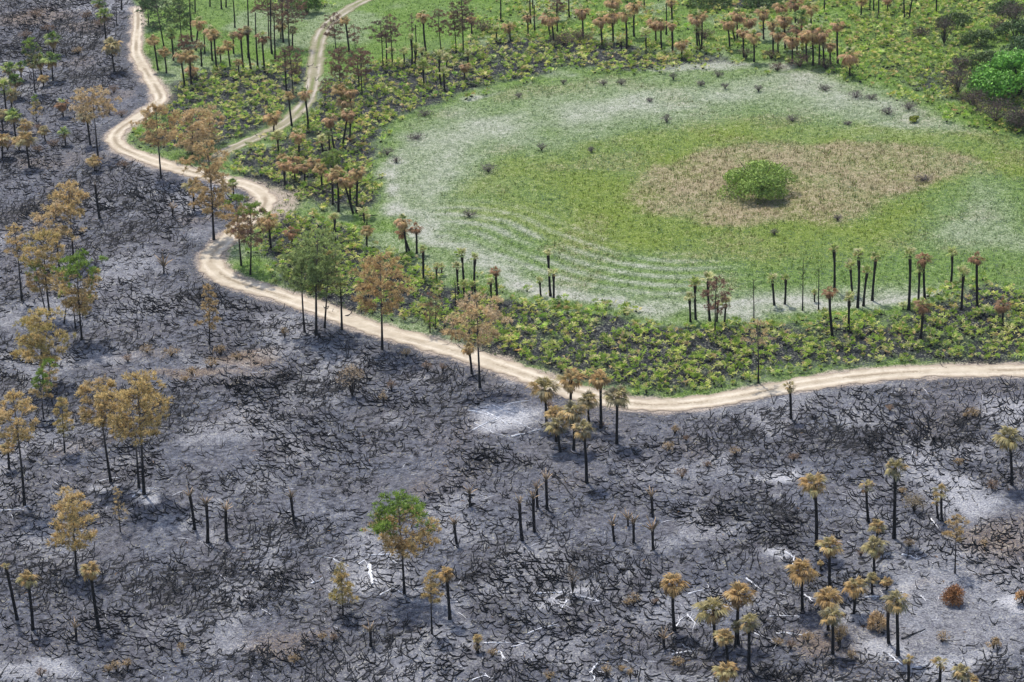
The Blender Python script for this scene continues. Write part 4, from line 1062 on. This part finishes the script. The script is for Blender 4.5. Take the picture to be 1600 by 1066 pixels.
 (1148, 1012, 1151, 974, 20, 'olive', 'FB'), (1419, 1078, 1420, 1024, 24, 'sparse', 'FB'), (1468, 1076, 1470, 1027, 34, 'sparse', 'FB'), (1502, 1094, 1505, 1042, 32, 'olive', 'FB'), (1524, 1084, 1522, 1058, 16, 'tan', 'FB'), (747, 1020, 746, 994, 18, 'tan', 'FB'),
 # lower left
 (27, 969, 8, 880, 18, 'sparse', 'LL'), (51, 984, 42, 896, 32, 'tan', 'LL'), (155, 983, 139, 879, 38, 'tan', 'LL'), (14, 733, 12, 692, 26, 'tan', 'LL'),
 (304, 827, 295, 763, 16, 'stub', 'LL'), (324, 848, 322, 776, 14, 'stub', 'LL'), (355, 846, 352, 786, 18, 'stub', 'LL'), (119, 1001, 117, 968, 14, 'stub', 'LL'), (256, 428, 256, 400, 24, 'stub', 'LE'), (270, 339, 270, 318, 14, 'stub', 'LE'),
 # central burn
 (460, 816, 453, 766, 18, 'stub', 'CB'), (734, 792, 734, 760, 12, 'stub', 'CB'), (855, 796, 853, 738, 11, 'stub', 'CB'), (840, 793, 838, 752, 11, 'stub', 'CB'), (816, 845, 811, 776, 13, 'stub', 'CB'), (835, 832, 833, 768, 13, 'stub', 'CB'), (1020, 808, 1017, 764, 15, 'stub', 'CB'),
 (714, 850, 708, 808, 20, 'stub', 'CB'), (960, 846, 956, 808, 19, 'stub', 'CB'), (990, 848, 990, 806, 20, 'stub', 'CB'), (1021, 859, 1019, 812, 26, 'stub', 'CB'), (981, 822, 981, 800, 12, 'stub', 'CB'), (1038, 1013, 1037, 986, 11, 'stub', 'CB'), (580, 1012, 578, 975, 12, 'stub', 'CB'), (703, 968, 697, 889, 29, 'orange', 'CB'),
 (156, 342, 148, 286, 8, 'stub', 'LE'),
]
POLES = [(190, 16, 189, -30, 'TL'), (320, 84, 318, 44, 'RB'), (367, 43, 363, -10, 'RB'), (353, 11, 352, -40, 'RB'), (346, 14, 345, -40, 'RB'), (328, 10, 327, -40, 'RB'), (305, 21, 304, -30, 'RB'), (388, 90, 386, -12, 'RB'), (300, 64, 296, -14, 'RB'),
         (403, 108, 399, 20, 'TK'), (425, 84, 423, -14, 'TK'), (430, 92, 428, 20, 'TK'), (443, 66, 441, -12, 'TK'), (448, 146, 445, 80, 'TK'), (829, 39, 828, -30, 'TC'), (833, 19, 832, -30, 'TC'), (871, 49, 870, 4, 'TC'), (890, 29, 889, -30, 'TC'),
         (1041, 54, 1041, 4, 'TC'), (1007, 14, 1007, -30, 'TC'), (782, 34, 781, -20, 'TC'), (561, 142, 558, 92, 'TK'), (1288, 20, 1288, -30, 'TT'), (1359, 16, 1359, -30, 'TT'), (1365, 16, 1365, -30, 'TT'), (1372, 28, 1372, -30, 'TT'),
         (1413, 28, 1413, -30, 'TT'), (1420, 30, 1431, -30, 'TT'), (1463, 26, 1463, -30, 'TT'), (534, 515, 532, 448, 'MR'), (650, 92, 649, 40, 'TM'), (836, 54, 835, 8, 'TC'), (604, 102, 602, 50, 'TM')]
for e in TREES_PALM: palm(*e)
for (bx, by, tx, ty, cl) in POLES: palm(bx, by, tx, ty, 8, 'pole', cl)

TREES_PINE = [
 # bx, by, topx, topy, width, crown bottom, colours, cluster, look, shape, density, green share, dead
 (55, 145, 45, 57, 26, 108, ('deep', 'olive'), 'TL', 'dark green narrow pine', 'oval', 1.2, .3, .1),
 (57, 191, 54, 147, 20, 180, ('olive', 'tan'), 'TL', 'small green-tipped pine', 'cone', 1, .3, .2),
 (153, 245, 143, 137, 66, 182, ('sand', 'tan'), 'TL', 'tall tan flat-topped pine', 'dome', 1.0, None, .1),
 (257, 77, 238, -22, 70, 48, ('deep', 'deep'), 'RB', 'dense dark green pine over road', 'dome', 2.0, None, 0),
 (284, 66, 279, -8, 40, 46, ('deep', 'moss'), 'RB', 'dark green bushy pine', 'oval', 1.6, None, 0),
 (232, 40, 228, -20, 34, 14, ('deep', 'deep'), 'RB', 'dark green pine at road end', 'dome', 1.8, None, 0),
 (292, 92, 291, 52, 28, 82, ('rust', 'rust'), 'RB', 'red-brown dead pine', 'oval', 1.2, None, .1),
 (252, 279, 243, 164, 58, 226, ('tan', 'orange'), 'SB', 'tall orange-tan pine in front of road', 'dome', 1.1, None, .05),
 (300, 242, 301, 170, 56, 238, ('sand', 'tan'), 'SB', 'bushy tan pine crowned to ground', 'oval', 1.3, None, .05),
 (326, 226, 327, 167, 36, 220, ('sand', 'tan'), 'SB', 'smaller bushy tan pine', 'oval', 1.2, None, .05),
 (334, 374, 322, 218, 62, 338, ('orange', 'tan'), 'SB', 'tallest orange pine', 'oval', 1.15, None, .05),
 (377, 415, 369, 302, 46, 372, ('orange', 'tan'), 'SB', 'orange pine with green tip', 'oval', 1.1, .18, .05),
 (391, 429, 391, 318, 46, 386, ('tan', 'rust'), 'SB', 'tan-rust pine with green tip', 'oval', 1.0, .18, .1),
 (115, 405, 106, 283, 50, 334, ('gold', 'tan'), 'LE', 'tan pine standing rear right', 'dome', 1.1, None, .05),
 (93, 420, 86, 317, 62, 374, ('gold', 'sand'), 'LE', 'broad tan pine', 'dome', 1.1, None, .05),
 (34, 470, 21, 350, 30, 405, ('tan', 'gold'), 'LE', 'slim tan pine', 'oval', 1.0, None, .1),
 (78, 493, 66, 361, 56, 418, ('gold', 'olive'), 'LE', 'golden-tan pine', 'dome', 1.1, None, .05),
 (75, 498, 53, 407, 40, 455, ('orange', 'gold'), 'LE', 'orange pine with green top', 'dome', 1.15, .32, .05),
 (128, 532, 119, 400, 66, 488, ('gold', 'orange'), 'LE', 'large gold pine with bright green top', 'oval', 1.15, .32, .05, ((118, 513, 470), (100, 505, 470))),
 (68, 602, 61, 486, 76, 566, ('gold', 'olive'), 'LE', 'wide golden pine', 'dome', 1.2, None, .05),
 (327, 538, 325, 442, 34, 514, ('orange', 'tan'), 'LE', 'slender orange pine standing alone', 'cone', 1.0, None, .1),
 (68, 655, 61, 577, 34, 622, ('gold', 'tan'), 'LL', 'small pine with bright green cone', 'cone', 1.4, .62, 0),
 (82, 632, 76, 559, 26, 606, ('gold', 'tan'), 'LL', 'small tan pine with green tip', 'oval', 1.0, .30, .1),
 (38, 789, 19, 611, 58, 690, ('gold', 'tan'), 'LL', 'tall golden pine at photo edge', 'dome', 1.1, None, .05),
 (101, 708, 95, 620, 34, 676, ('gold', 'olive'), 'LL', 'small golden pine', 'cone', 1.2, None, .05),
 (173, 752, 154, 591, 66, 664, ('gold', 'tan'), 'LL', 'tall golden-tan pine', 'dome', 1.15, None, .05),
 (225, 773, 212, 584, 84, 682, ('gold', 'gold'), 'LL', 'largest golden round-crowned pine', 'dome', 1.2, None, .05, ((217, 762, 660),)),
 (120, 898, 111, 769, 72, 860, ('gold', 'tan'), 'LL', 'golden pine with layered branches', 'layer', 1.15, None, .1),
 (188, 831, 182, 764, 22, 812, ('tan', 'gold'), 'LL', 'thin sapling pine', 'cone', .5, None, .3),
 (632, 929, 621, 775, 94, 864, ('gold', 'orange'), 'CB', 'big rounded pine with green top', 'dome', 1.25, .42, .05),
 (536, 962, 532, 878, 40, 944, ('gold', 'olive'), 'CB', 'small golden cone-shaped pine', 'cone', 1.3, None, .05),
 (675, 992, 673, 891, 30, 944, ('tan', 'gold'), 'CB', 'slim tan pine beside palm', 'cone', 1.3, None, .05),
 (1492, 896, 1496, 805, 34, 846, ('orange', 'tan'), 'RR', 'young orange pine on pale ash', 'oval', .8, None, .2),
 (476, 519, 470, 392, 60, 452, ('moss', 'moss'), 'MR', 'left green roadside pine', 'dome', 1.2, None, .05),
 (494, 524, 497, 360, 74, 440, ('moss', 'moss'), 'MR', 'tallest green roadside pine', 'dome', 1.3, None, .05),
 (507, 512, 512, 392, 60, 462, ('moss', 'olive'), 'MR', 'right green roadside pine', 'dome', 1.0, None, .05),
 (597, 546, 593, 398, 78, 488, ('orange', 'orange'), 'MR', 'big deep-orange pine', 'dome', .95, None, .03),
 (750, 607, 745, 461, 78, 536, ('sand', 'tan'), 'MR', 'big pale tan pine', 'dome', .95, None, .03),
 (672, 519, 672, 455, 24, 508, ('moss', 'rust'), 'MR', 'dull young pine', 'oval', .6, None, .3),
 (680, 512, 681, 460, 20, 496, ('rust', 'olive'), 'MR', 'dull red-brown young pine', 'oval', .5, None, .3),
 (1185, 598, 1183, 498, 40, 540, ('sand', 'peach' if 'peach' in NC else 'tan'), 'MR', 'pale orange small pine', 'dome', .5, None, .3),
 (1117, 523, 1120, 434, 40, 492, ('rust', 'rust'), 'NM', 'red-brown dead pine', 'oval', .8, None, .2),
 (458, 149, 451, 72, 42, 118, ('rust', 'umber'), 'TK', 'red-brown dead pine', 'dome', .9, None, .1),
 (452, 74, 448, -14, 52, 36, ('rust', 'umber'), 'TK', 'red-brown dead pine', 'dome', 1.0, None, .1),
 (420, 60, 417, -20, 44, 24, ('rust', 'umber'), 'TK', 'dark brown dead pine', 'dome', .9, None, .1),
 (525, 76, 521, 20, 34, 62, ('umber', 'rust'), 'TK', 'dark brown thin pine', 'oval', .8, None, .2),
 (555, 76, 553, 38, 20, 66, ('rust', 'rust'), 'TK', 'small rust dead pine', 'oval', .9, None, .2),
 (532, 138, 529, 72, 34, 124, ('rust', 'rust'), 'TK', 'rust-coloured dead pine', 'oval', 1.1, None, .1),
 (566, 153, 564, 74, 36, 122, ('rust', 'rust'), 'TK', 'rust-coloured dead pine', 'oval', 1.1, None, .1),
 (508, 170, 509, 122, 18, 150, ('rust', 'umber'), 'TK', 'small rust dead pine', 'oval', .7, None, .2),
 (599, 110, 594, 32, 32, 70, ('umber', 'umber'), 'TM', 'thin dark brown pine', 'oval', .8, None, .2),
 (613, 105, 609, 22, 28, 68, ('umber', 'rust'), 'TM', 'thin dark brown pine', 'oval', .8, None, .2),
 (644, 72, 643, 22, 22, 50, ('umber', 'umber'), 'TM', 'nearly bare dark pine', 'oval', .4, None, .4),
 (690, 85, 684, 14, 26, 52, ('umber', 'rust'), 'TM', 'thin rust-brown pine', 'oval', .8, None, .2),
 (713, 86, 708, 14, 26, 60, ('rust', 'umber'), 'TM', 'thin rust-brown pine', 'oval', .8, None, .2),
 (724, 86, 720, -10, 36, 48, ('rust', 'umber'), 'TM', 'tall rust-brown pine', 'dome', .9, None, .1),
 (873, 32, 870, -16, 30, 20, ('rust', 'umber'), 'TC', 'rust-brown dead pine', 'oval', .8, None, .2),
 (516, 266, 519, 234, 30, 260, ('moss', 'green'), 'TK', 'small bushy green pine', 'oval', 1.8, None, 0),
]
for e in TREES_PINE: pine(*e[:9], *e[9:13], *(e[13:14]))
for e in [(1178, 502, 1177, 436, 22, 'NM'), (1254, 484, 1255, 402, 22, 'NR'), (1279, 483, 1280, 417, 18, 'NR'), (713, 484, 711, 440, 14, 'NS'), (430, 92, 428, 40, 14, 'TK'), (182, 40, 182, 2, 12, 'TL')]: snag(*e)

# ------------------------------------------------------------------ bushes and shrubs
bush(1187, 300, 130, 58, (.15, .23, .04), (.32, .43, .10), 'lone round green bush in the tan centre of the meadow', n=15000, size=.17, lobes=40, lr=(.2, .36))
bush(1592, 150, 160, 88, (.07, .20, .025), (.19, .40, .06), 'big bright green tree at the right edge of the photo', 'tree', 'leafy_tree', n=16000, size=.28, lobes=60, lr=(.16, .3))
bush(1545, 142, 70, 44, (.07, .20, .025), (.19, .40, .06), 'bright green bush left of the big green tree', n=4500, size=.24, lobes=26, lr=(.18, .32))
bush(1600, 90, 70, 46, (.035, .075, .025), (.08, .14, .05), 'dull green bush behind the big green tree', n=2500, size=.24, lobes=10)
for i, (x, y, w, h, lab) in enumerate([(1540, 108, 70, 34, 'dark green bush left of the bright green tree'), (1585, 62, 70, 40, 'dark green bush above the bright green tree'), (1530, 70, 60, 30, 'dull green bush up-left of the bright green tree'), (1600, 200, 60, 34, 'dark green bush below the bright green tree'), (1490, 40, 60, 24, 'low dull green bush near the top right corner'), (1570, 22, 60, 26, 'dull green bush at the top right corner'),
                                     (1110, 10, 80, 22, 'leftmost of two low dark green thickets at the top edge'), (1190, 12, 80, 24, 'rightmost of two low dark green thickets at the top edge')]):
    bush(x, y, w, h, (.045, .085, .025), (.10, .16, .05) if i % 2 else (.13, .19, .05), lab, 'bush', 'leafy_bush', 2600, .2, 22, lr=(.18, .34))
bush(480, 22, 60, 40, (.06, .13, .02), (.15, .24, .05), 'bright green bush left of the grassy track at the top', n=2500, size=.22, lobes=10)
bush(1429, 190, 22, 12, (.18, .22, .02), (.30, .32, .04), 'small yellow-green bush on the far right meadow edge', n=600, size=.16, lobes=5)
DK = ((.045, .035, .035), (.09, .07, .07))
for (x, y, w, h) in [(605, 240, 18, 16), (619, 251, 14, 12), (763, 266, 24, 18), (650, 214, 24, 10), (663, 178, 22, 12), (971, 129, 14, 12), (943, 130, 12, 12), (1042, 188, 16, 18), (1052, 122, 12, 18), (1122, 117, 16, 14), (1133, 136, 12, 14), (1185, 140, 12, 16), (1095, 131, 16, 10),
                     (924, 235, 12, 12), (846, 232, 14, 18), (811, 149, 12, 10), (1238, 186, 20, 12), (1325, 192, 12, 8), (1387, 175, 24, 14), (1420, 168, 26, 16), (1337, 150, 24, 14), (1289, 138, 20, 10), (1362, 152, 18, 10), (1443, 279, 26, 12), (1309, 341, 14, 12), (1210, 364, 12, 14), (733, 335, 20, 14), (1015, 156, 12, 8), (880, 128, 10, 10)]:
    dry_shrub(x, y + 2, w * 1.35, h * .75, (.13, .105, .10), (.21, .175, .165), 'dark burnt shrub', 'GM', .75, 'burnt_shrub', low=.05)
for (x, y, w, h) in [(1496, 148, 60, 44), (1475, 70, 36, 50), (1562, 52, 34, 18), (1585, 40, 60, 40), (1555, 190, 70, 36), (1520, 170, 50, 30), (1590, 205, 50, 36), (1500, 110, 40, 22), (1440, 60, 30, 16)]:
    dry_shrub(x, y, w, h, (.07, .05, .045), (.13, .095, .085), 'dull brown leafless shrub', 'TT', 1.3, 'burnt_shrub')
for (x, y, w, h) in [(1165, 92, 30, 18), (1250, 104, 50, 20), (1290, 108, 40, 18), (1205, 92, 30, 16), (1235, 60, 40, 16), (1100, 60, 40, 14), (880, 70, 50, 16), (905, 66, 40, 18), (755, 50, 40, 18), (1215, 110, 30, 12)]:
    dry_shrub(x, y, w, h, (.10, .065, .05), (.19, .125, .10), 'brown scorched undergrowth shrub', 'TC', .9, 'burnt_shrub')
T1 = ((.34, .235, .12), (.48, .35, .20))
dry_shrub(551, 620, 42, 53, (.34, .25, .16), (.48, .37, .25), 'tan bare-stemmed rounded shrub with dark trunk', 'CB', 1.2, low=.75)
dry_shrub(895, 930, 24, 50, (.22, .17, .12), (.32, .25, .18), 'thin grey-brown shrub', 'CB', .8)
bush(1490, 942, 40, 40, (.24, .10, .04), (.38, .19, .075), 'dense rust-red round bush', 'shrub', 'dry_shrub', 3600, .085, 34, 'RR', low=.95, lr=(.26, .42))
bush(1372, 984, 34, 42, (.36, .24, .12), (.52, .37, .20), 'tan bushy shrub', 'shrub', 'dry_shrub', 3000, .08, 32, 'LR', low=.85, lr=(.22, .38))
dry_shrub(1311, 1008, 32, 36, (.22, .16, .08), (.34, .25, .14), 'brown twiggy shrub', 'LR', 1.4)
bush(1552, 1014, 25, 22, *T1, 'small tan shrub', 'shrub', 'dry_shrub', 800, .07, 12, 'RR', lr=(.2, .34))
dry_shrub(1472, 1004, 24, 18, *T1, 'low tan shrub', 'RR', .8)
dry_shrub(1538, 858, 16, 16, *T1, 'small tan shrub', 'RR', .8)
bush(1597, 944, 28, 28, (.32, .18, .08), (.46, .29, .14), 'orange-brown shrub', 'shrub', 'dry_shrub', 1400, .08, 14, 'RR', lr=(.2, .36))
dry_shrub(1428, 800, 40, 28, (.24, .19, .12), (.36, .29, .19), 'grey-tan twiggy shrub', 'RR', 1.2)
for (x, y, w, h, c) in [(285, 1024, 16, 20, 0), (182, 1050, 18, 20, 0), (200, 1046, 18, 18, 0), (170, 1052, 16, 14, 0), (65, 1058, 18, 16, 1), (1055, 678, 16, 14, 0), (1045, 704, 22, 12, 0), (1072, 690, 12, 10, 1), (1148, 712, 20, 14, 0), (1066, 748, 24, 18, 1), (1105, 730, 16, 8, 1), (990, 948, 22, 22, 0),
                        (980, 950, 14, 14, 0), (1025, 945, 14, 10, 1), (948, 1060, 20, 24, 0), (858, 1066, 22, 16, 0), (985, 1062, 12, 20, 0), (972, 1050, 14, 10, 0), (1060, 1040, 24, 12, 0), (504, 1003, 16, 14, 0), (522, 1004, 14, 14, 1), (460, 1036, 20, 10, 0), (445, 530, 16, 20, 0), (600, 634, 14, 26, 0), (612, 610, 18, 16, 1),
                        (635, 558, 18, 14, 0), (668, 582, 20, 18, 1), (692, 582, 16, 14, 1), (300, 585, 20, 12, 0), (330, 574, 22, 16, 0), (345, 556, 24, 18, 0), (370, 562, 20, 12, 0), (290, 598, 18, 10, 0), (268, 558, 30, 14, 0), (230, 552, 24, 12, 0), (200, 566, 20, 12, 1), (1390, 645, 16, 12, 1), (1520, 652, 26, 14, 0), (1498, 730, 18, 14, 0),
                        (1550, 765, 24, 14, 1), (1510, 655, 14, 12, 0), (1410, 772, 16, 10, 0), (1240, 720, 22, 12, 1), (84, 232, 22, 16, 1), (195, 264, 22, 14, 1), (55, 30, 30, 14, 1), (75, 50, 26, 12, 1), (135, 30, 26, 12, 1), (155, 44, 20, 14, 1), (40, 60, 24, 12, 1), (178, 145, 24, 12, 1), (190, 182, 20, 10, 1), (122, 86, 22, 12, 0), (170, 178, 22, 10, 1),
                        (60, 205, 18, 12, 1), (12, 235, 24, 16, 1), (60, 240, 20, 14, 1), (940, 668, 12, 10, 1), (858, 640, 20, 14, 1), (745, 1020, 14, 14, 0), (770, 1028, 18, 14, 0), (1215, 1010, 20, 12, 0), (1262, 1005, 22, 18, 0), (1235, 1015, 18, 14, 1), (1330, 1030, 22, 12, 0), (1345, 870, 14, 12, 1), (1420, 855, 20, 10, 0)]:
    dry_shrub(x, y, w, h, *(T1 if c == 0 else ((.20, .13, .085), (.31, .21, .14))), 'small tan dead shrub' if c == 0 else 'small brown dead shrub', 'LL' if x < 430 and y > 520 else 'TL' if y < 300 else 'CB' if x < 1200 else 'RR', .8)

# ------------------------------------------------------------------ fallen branches burnt to white ash, dark logs
def fallen(pts, wd, c, label, cl, twigs=2, name='ashen_branch'):
    global nkey
    nkey += 1
    r = np.random.default_rng(7000 + nkey)
    P = poly_w(pts); P = resample(P, .3) if len(P) else P
    if len(P) < 3: P = poly_w(pts)
    c0 = P[0].copy(); n = len(P)
    P = P + np.c_[fbm(np.arange(n) * 1.0, np.zeros(n), 4, 70) - .5, fbm(np.arange(n) * 1.0, np.zeros(n) + 9, 4, 71) - .5] * .35
    z = height(P) + wd * .5
    z0 = float(z[0] - wd * .5)
    root = link(name, None, None, (c0[0], c0[1], z0))
    a = Acc(); Q = np.c_[P - c0, z - z0]
    tube(a, Q, np.linspace(wd, wd * .4, n) * r.uniform(.6, 1.25, n), np.array(c), 5, True, .3, r)
    link('limb', a.mesh('limb', M_ASHWOOD), root)
    if twigs:
        a = Acc()
        for k in range(twigs):
            i = int(r.integers(n // 3, n)); p = Q[i]; az = r.uniform(0, 6.28); L = r.uniform(.4, 1.5)
            e = p + np.array([math.cos(az), math.sin(az), 0]) * L; m_ = (p + e) / 2 + np.array([r.uniform(-.12, .12), r.uniform(-.12, .12), .04])
            tube(a, [p, m_, e], [wd * .4, wd * .3, .012], np.array(c), 4, False)
        link('twig', a.mesh('twig', M_ASHWOOD), root)
    register(root, label, 'fallen branch', cl, pts[0][0])
WA, DA = (.72, .72, .74), (.03, .03, .033)
for pts, wd in [([(739, 672), (775, 654), (800, 641)], .07), ([(755, 641), (780, 654), (800, 667)], .07), ([(800, 682), (825, 677), (848, 669)], .10), ([(790, 632), (815, 627), (833, 625)], .07), ([(805, 657), (833, 672)], .06), ([(732, 640), (760, 648), (790, 660), (815, 664)], .06), ([(742, 660), (770, 676), (800, 684)], .05), ([(770, 632), (795, 645), (822, 650)], .06),
                ([(577, 868), (623, 868)], .10), ([(579, 885), (580, 900), (581, 916)], .24), ([(605, 872), (623, 882)], .07), ([(562, 882), (575, 872)], .08), ([(595, 930), (615, 920), (634, 932)], .08), ([(648, 921), (662, 920)], .07), ([(494, 868), (520, 874), (548, 888)], .05), ([(488, 912), (503, 906)], .08),
                ([(835, 928), (876, 928), (906, 928)], .10), ([(909, 933), (928, 938), (944, 945)], .09), ([(887, 940), (876, 958)], .07), ([(825, 991), (850, 983), (871, 978)], .09), ([(800, 1011), (825, 1006)], .07), ([(924, 1052), (932, 1064)], .14), ([(927, 1049), (934, 1040), (941, 1033)], .10), ([(1051, 1023), (1082, 1018)], .09), ([(1167, 904), (1188, 921)], .09), ([(1076, 928), (1107, 920)], .08), ([(1057, 981), (1066, 966)], .08),
                ([(757, 1005), (800, 1006)], .08), ([(772, 1021), (783, 1019), (791, 1034)], .10), ([(739, 1064), (760, 1057), (770, 1064)], .10), ([(1180, 990), (1215, 1008)], .07), ([(1075, 960), (1088, 975)], .09), ([(1068, 1006), (1076, 1018)], .05)]:
    fallen(pts, wd, WA, 'ash-white fallen branch', 'CB')
for pts, wd in [([(1213, 991), (1235, 991), (1254, 994)], .10), ([(1203, 964), (1253, 964)], .08), ([(1410, 867), (1424, 870), (1436, 877)], .10), ([(1258, 930), (1272, 942)], .09), ([(1390, 1022), (1412, 1042)], .12), ([(1425, 1042), (1455, 1042)], .06), ([(1352, 934), (1392, 932)], .07), ([(1228, 862), (1242, 872), (1236, 888)], .08), ([(1455, 812), (1466, 826)], .08), ([(1385, 920), (1404, 922)], .06), ([(1440, 930), (1450, 942)], .05)]:
    fallen(pts, wd, WA, 'ash-white fallen branch', 'RR')
for pts, wd in [([(152, 754), (172, 748), (193, 745)], .07), ([(208, 777), (218, 770), (230, 763)], .07), ([(228, 716), (232, 724)], .06), ([(232, 762), (248, 765)], .05), ([(40, 792), (62, 790)], .05), ([(2, 798), (40, 797)], .06)]:
    fallen(pts, wd, WA, 'ash-white fallen branch', 'LL')
fallen([(1410, 998), (1428, 992), (1446, 984)], .13, DA, 'dark charred fallen log', 'RR', 3, 'charred_log')
fallen([(864, 740), (880, 758), (896, 778)], .13, DA, 'dark charred fallen trunk', 'CB', 0, 'charred_log')
fallen([(1424, 942), (1442, 952)], .06, DA, 'dark charred fallen stick', 'RR', 0, 'charred_log')
fallen([(1470, 1001), (1492, 1003)], .08, DA, 'dark charred fallen limb', 'RR', 1, 'charred_log')
fallen([(562, 338), (590, 336)], .10, DA, 'dark charred fallen log', 'WL', 1, 'charred_log')
fallen([(520, 318), (545, 312)], .10, (.4, .38, .36), 'grey fallen log', 'WL', 1, 'charred_log')

# ------------------------------------------------------------------ labels: how it looks, then which one from the left in its place
WORD = {'palm tree': 'palm', 'pine tree': 'pine', 'dead tree': 'bare trunk', 'burnt pine': 'snag', 'shrub': 'shrub', 'fallen branch': 'branch'}
GRP = {'palm tree': 'cabbage palms', 'pine tree': 'pines', 'dead tree': 'bare burnt trunks', 'burnt pine': 'thin burnt pines', 'shrub': 'shrubs', 'fallen branch': 'fallen branches'}
by = {}
for e in pending: by.setdefault((e[2], e[3]), []).append(e)
for (cat, cl), L in by.items():
    L.sort(key=lambda e: e[4])
    for i, (o, look, _, _, _) in enumerate(L):
        if len(L) == 1: lab = f'{look} {CL[cl]}, the only {WORD[cat]} there'
        elif i == len(L) - 1 and len(L) > 2: lab = f'{look}, last {WORD[cat]} from left {CL[cl]}'
        else: lab = f'{look}, {ordinal(i + 1)} {WORD[cat]} from left {CL[cl]}'
        tag(o, lab, cat, f'{GRP[cat]} {CL[cl]}')
        if len(lab.split()) > 16: print('LONG', lab)
print('stems', N_STEMS, 'sprouts', N_SPR, 'things', len(pending), 'objects', len(bpy.data.objects))

# ------------------------------------------------------------------ thin summer haze
hb = bpy.data.meshes.new('haze')
x0, x1, y0, y1, z0, z1 = -420, 420, -40, 640, -2, 116
hb.from_pydata([(x, y, z) for z in (z0, z1) for y in (y0, y1) for x in (x0, x1)], [], [(0, 2, 3, 1), (4, 5, 7, 6), (0, 1, 5, 4), (2, 6, 7, 3), (0, 4, 6, 2), (1, 3, 7, 5)])
ht = NT('haze')
pv = ht.n('ShaderNodeVolumePrincipled', Color=(.86, .90, .96), Density=.00005, Anisotropy=.2)
ho = ht.t.nodes.new('ShaderNodeOutputMaterial'); ht.t.links.new(pv.outputs[0], ho.inputs['Volume'])
hb.materials.append(ht.m)
tag(link('haze', hb), 'thin pale summer haze over the whole burn', 'haze', None, 'stuff')
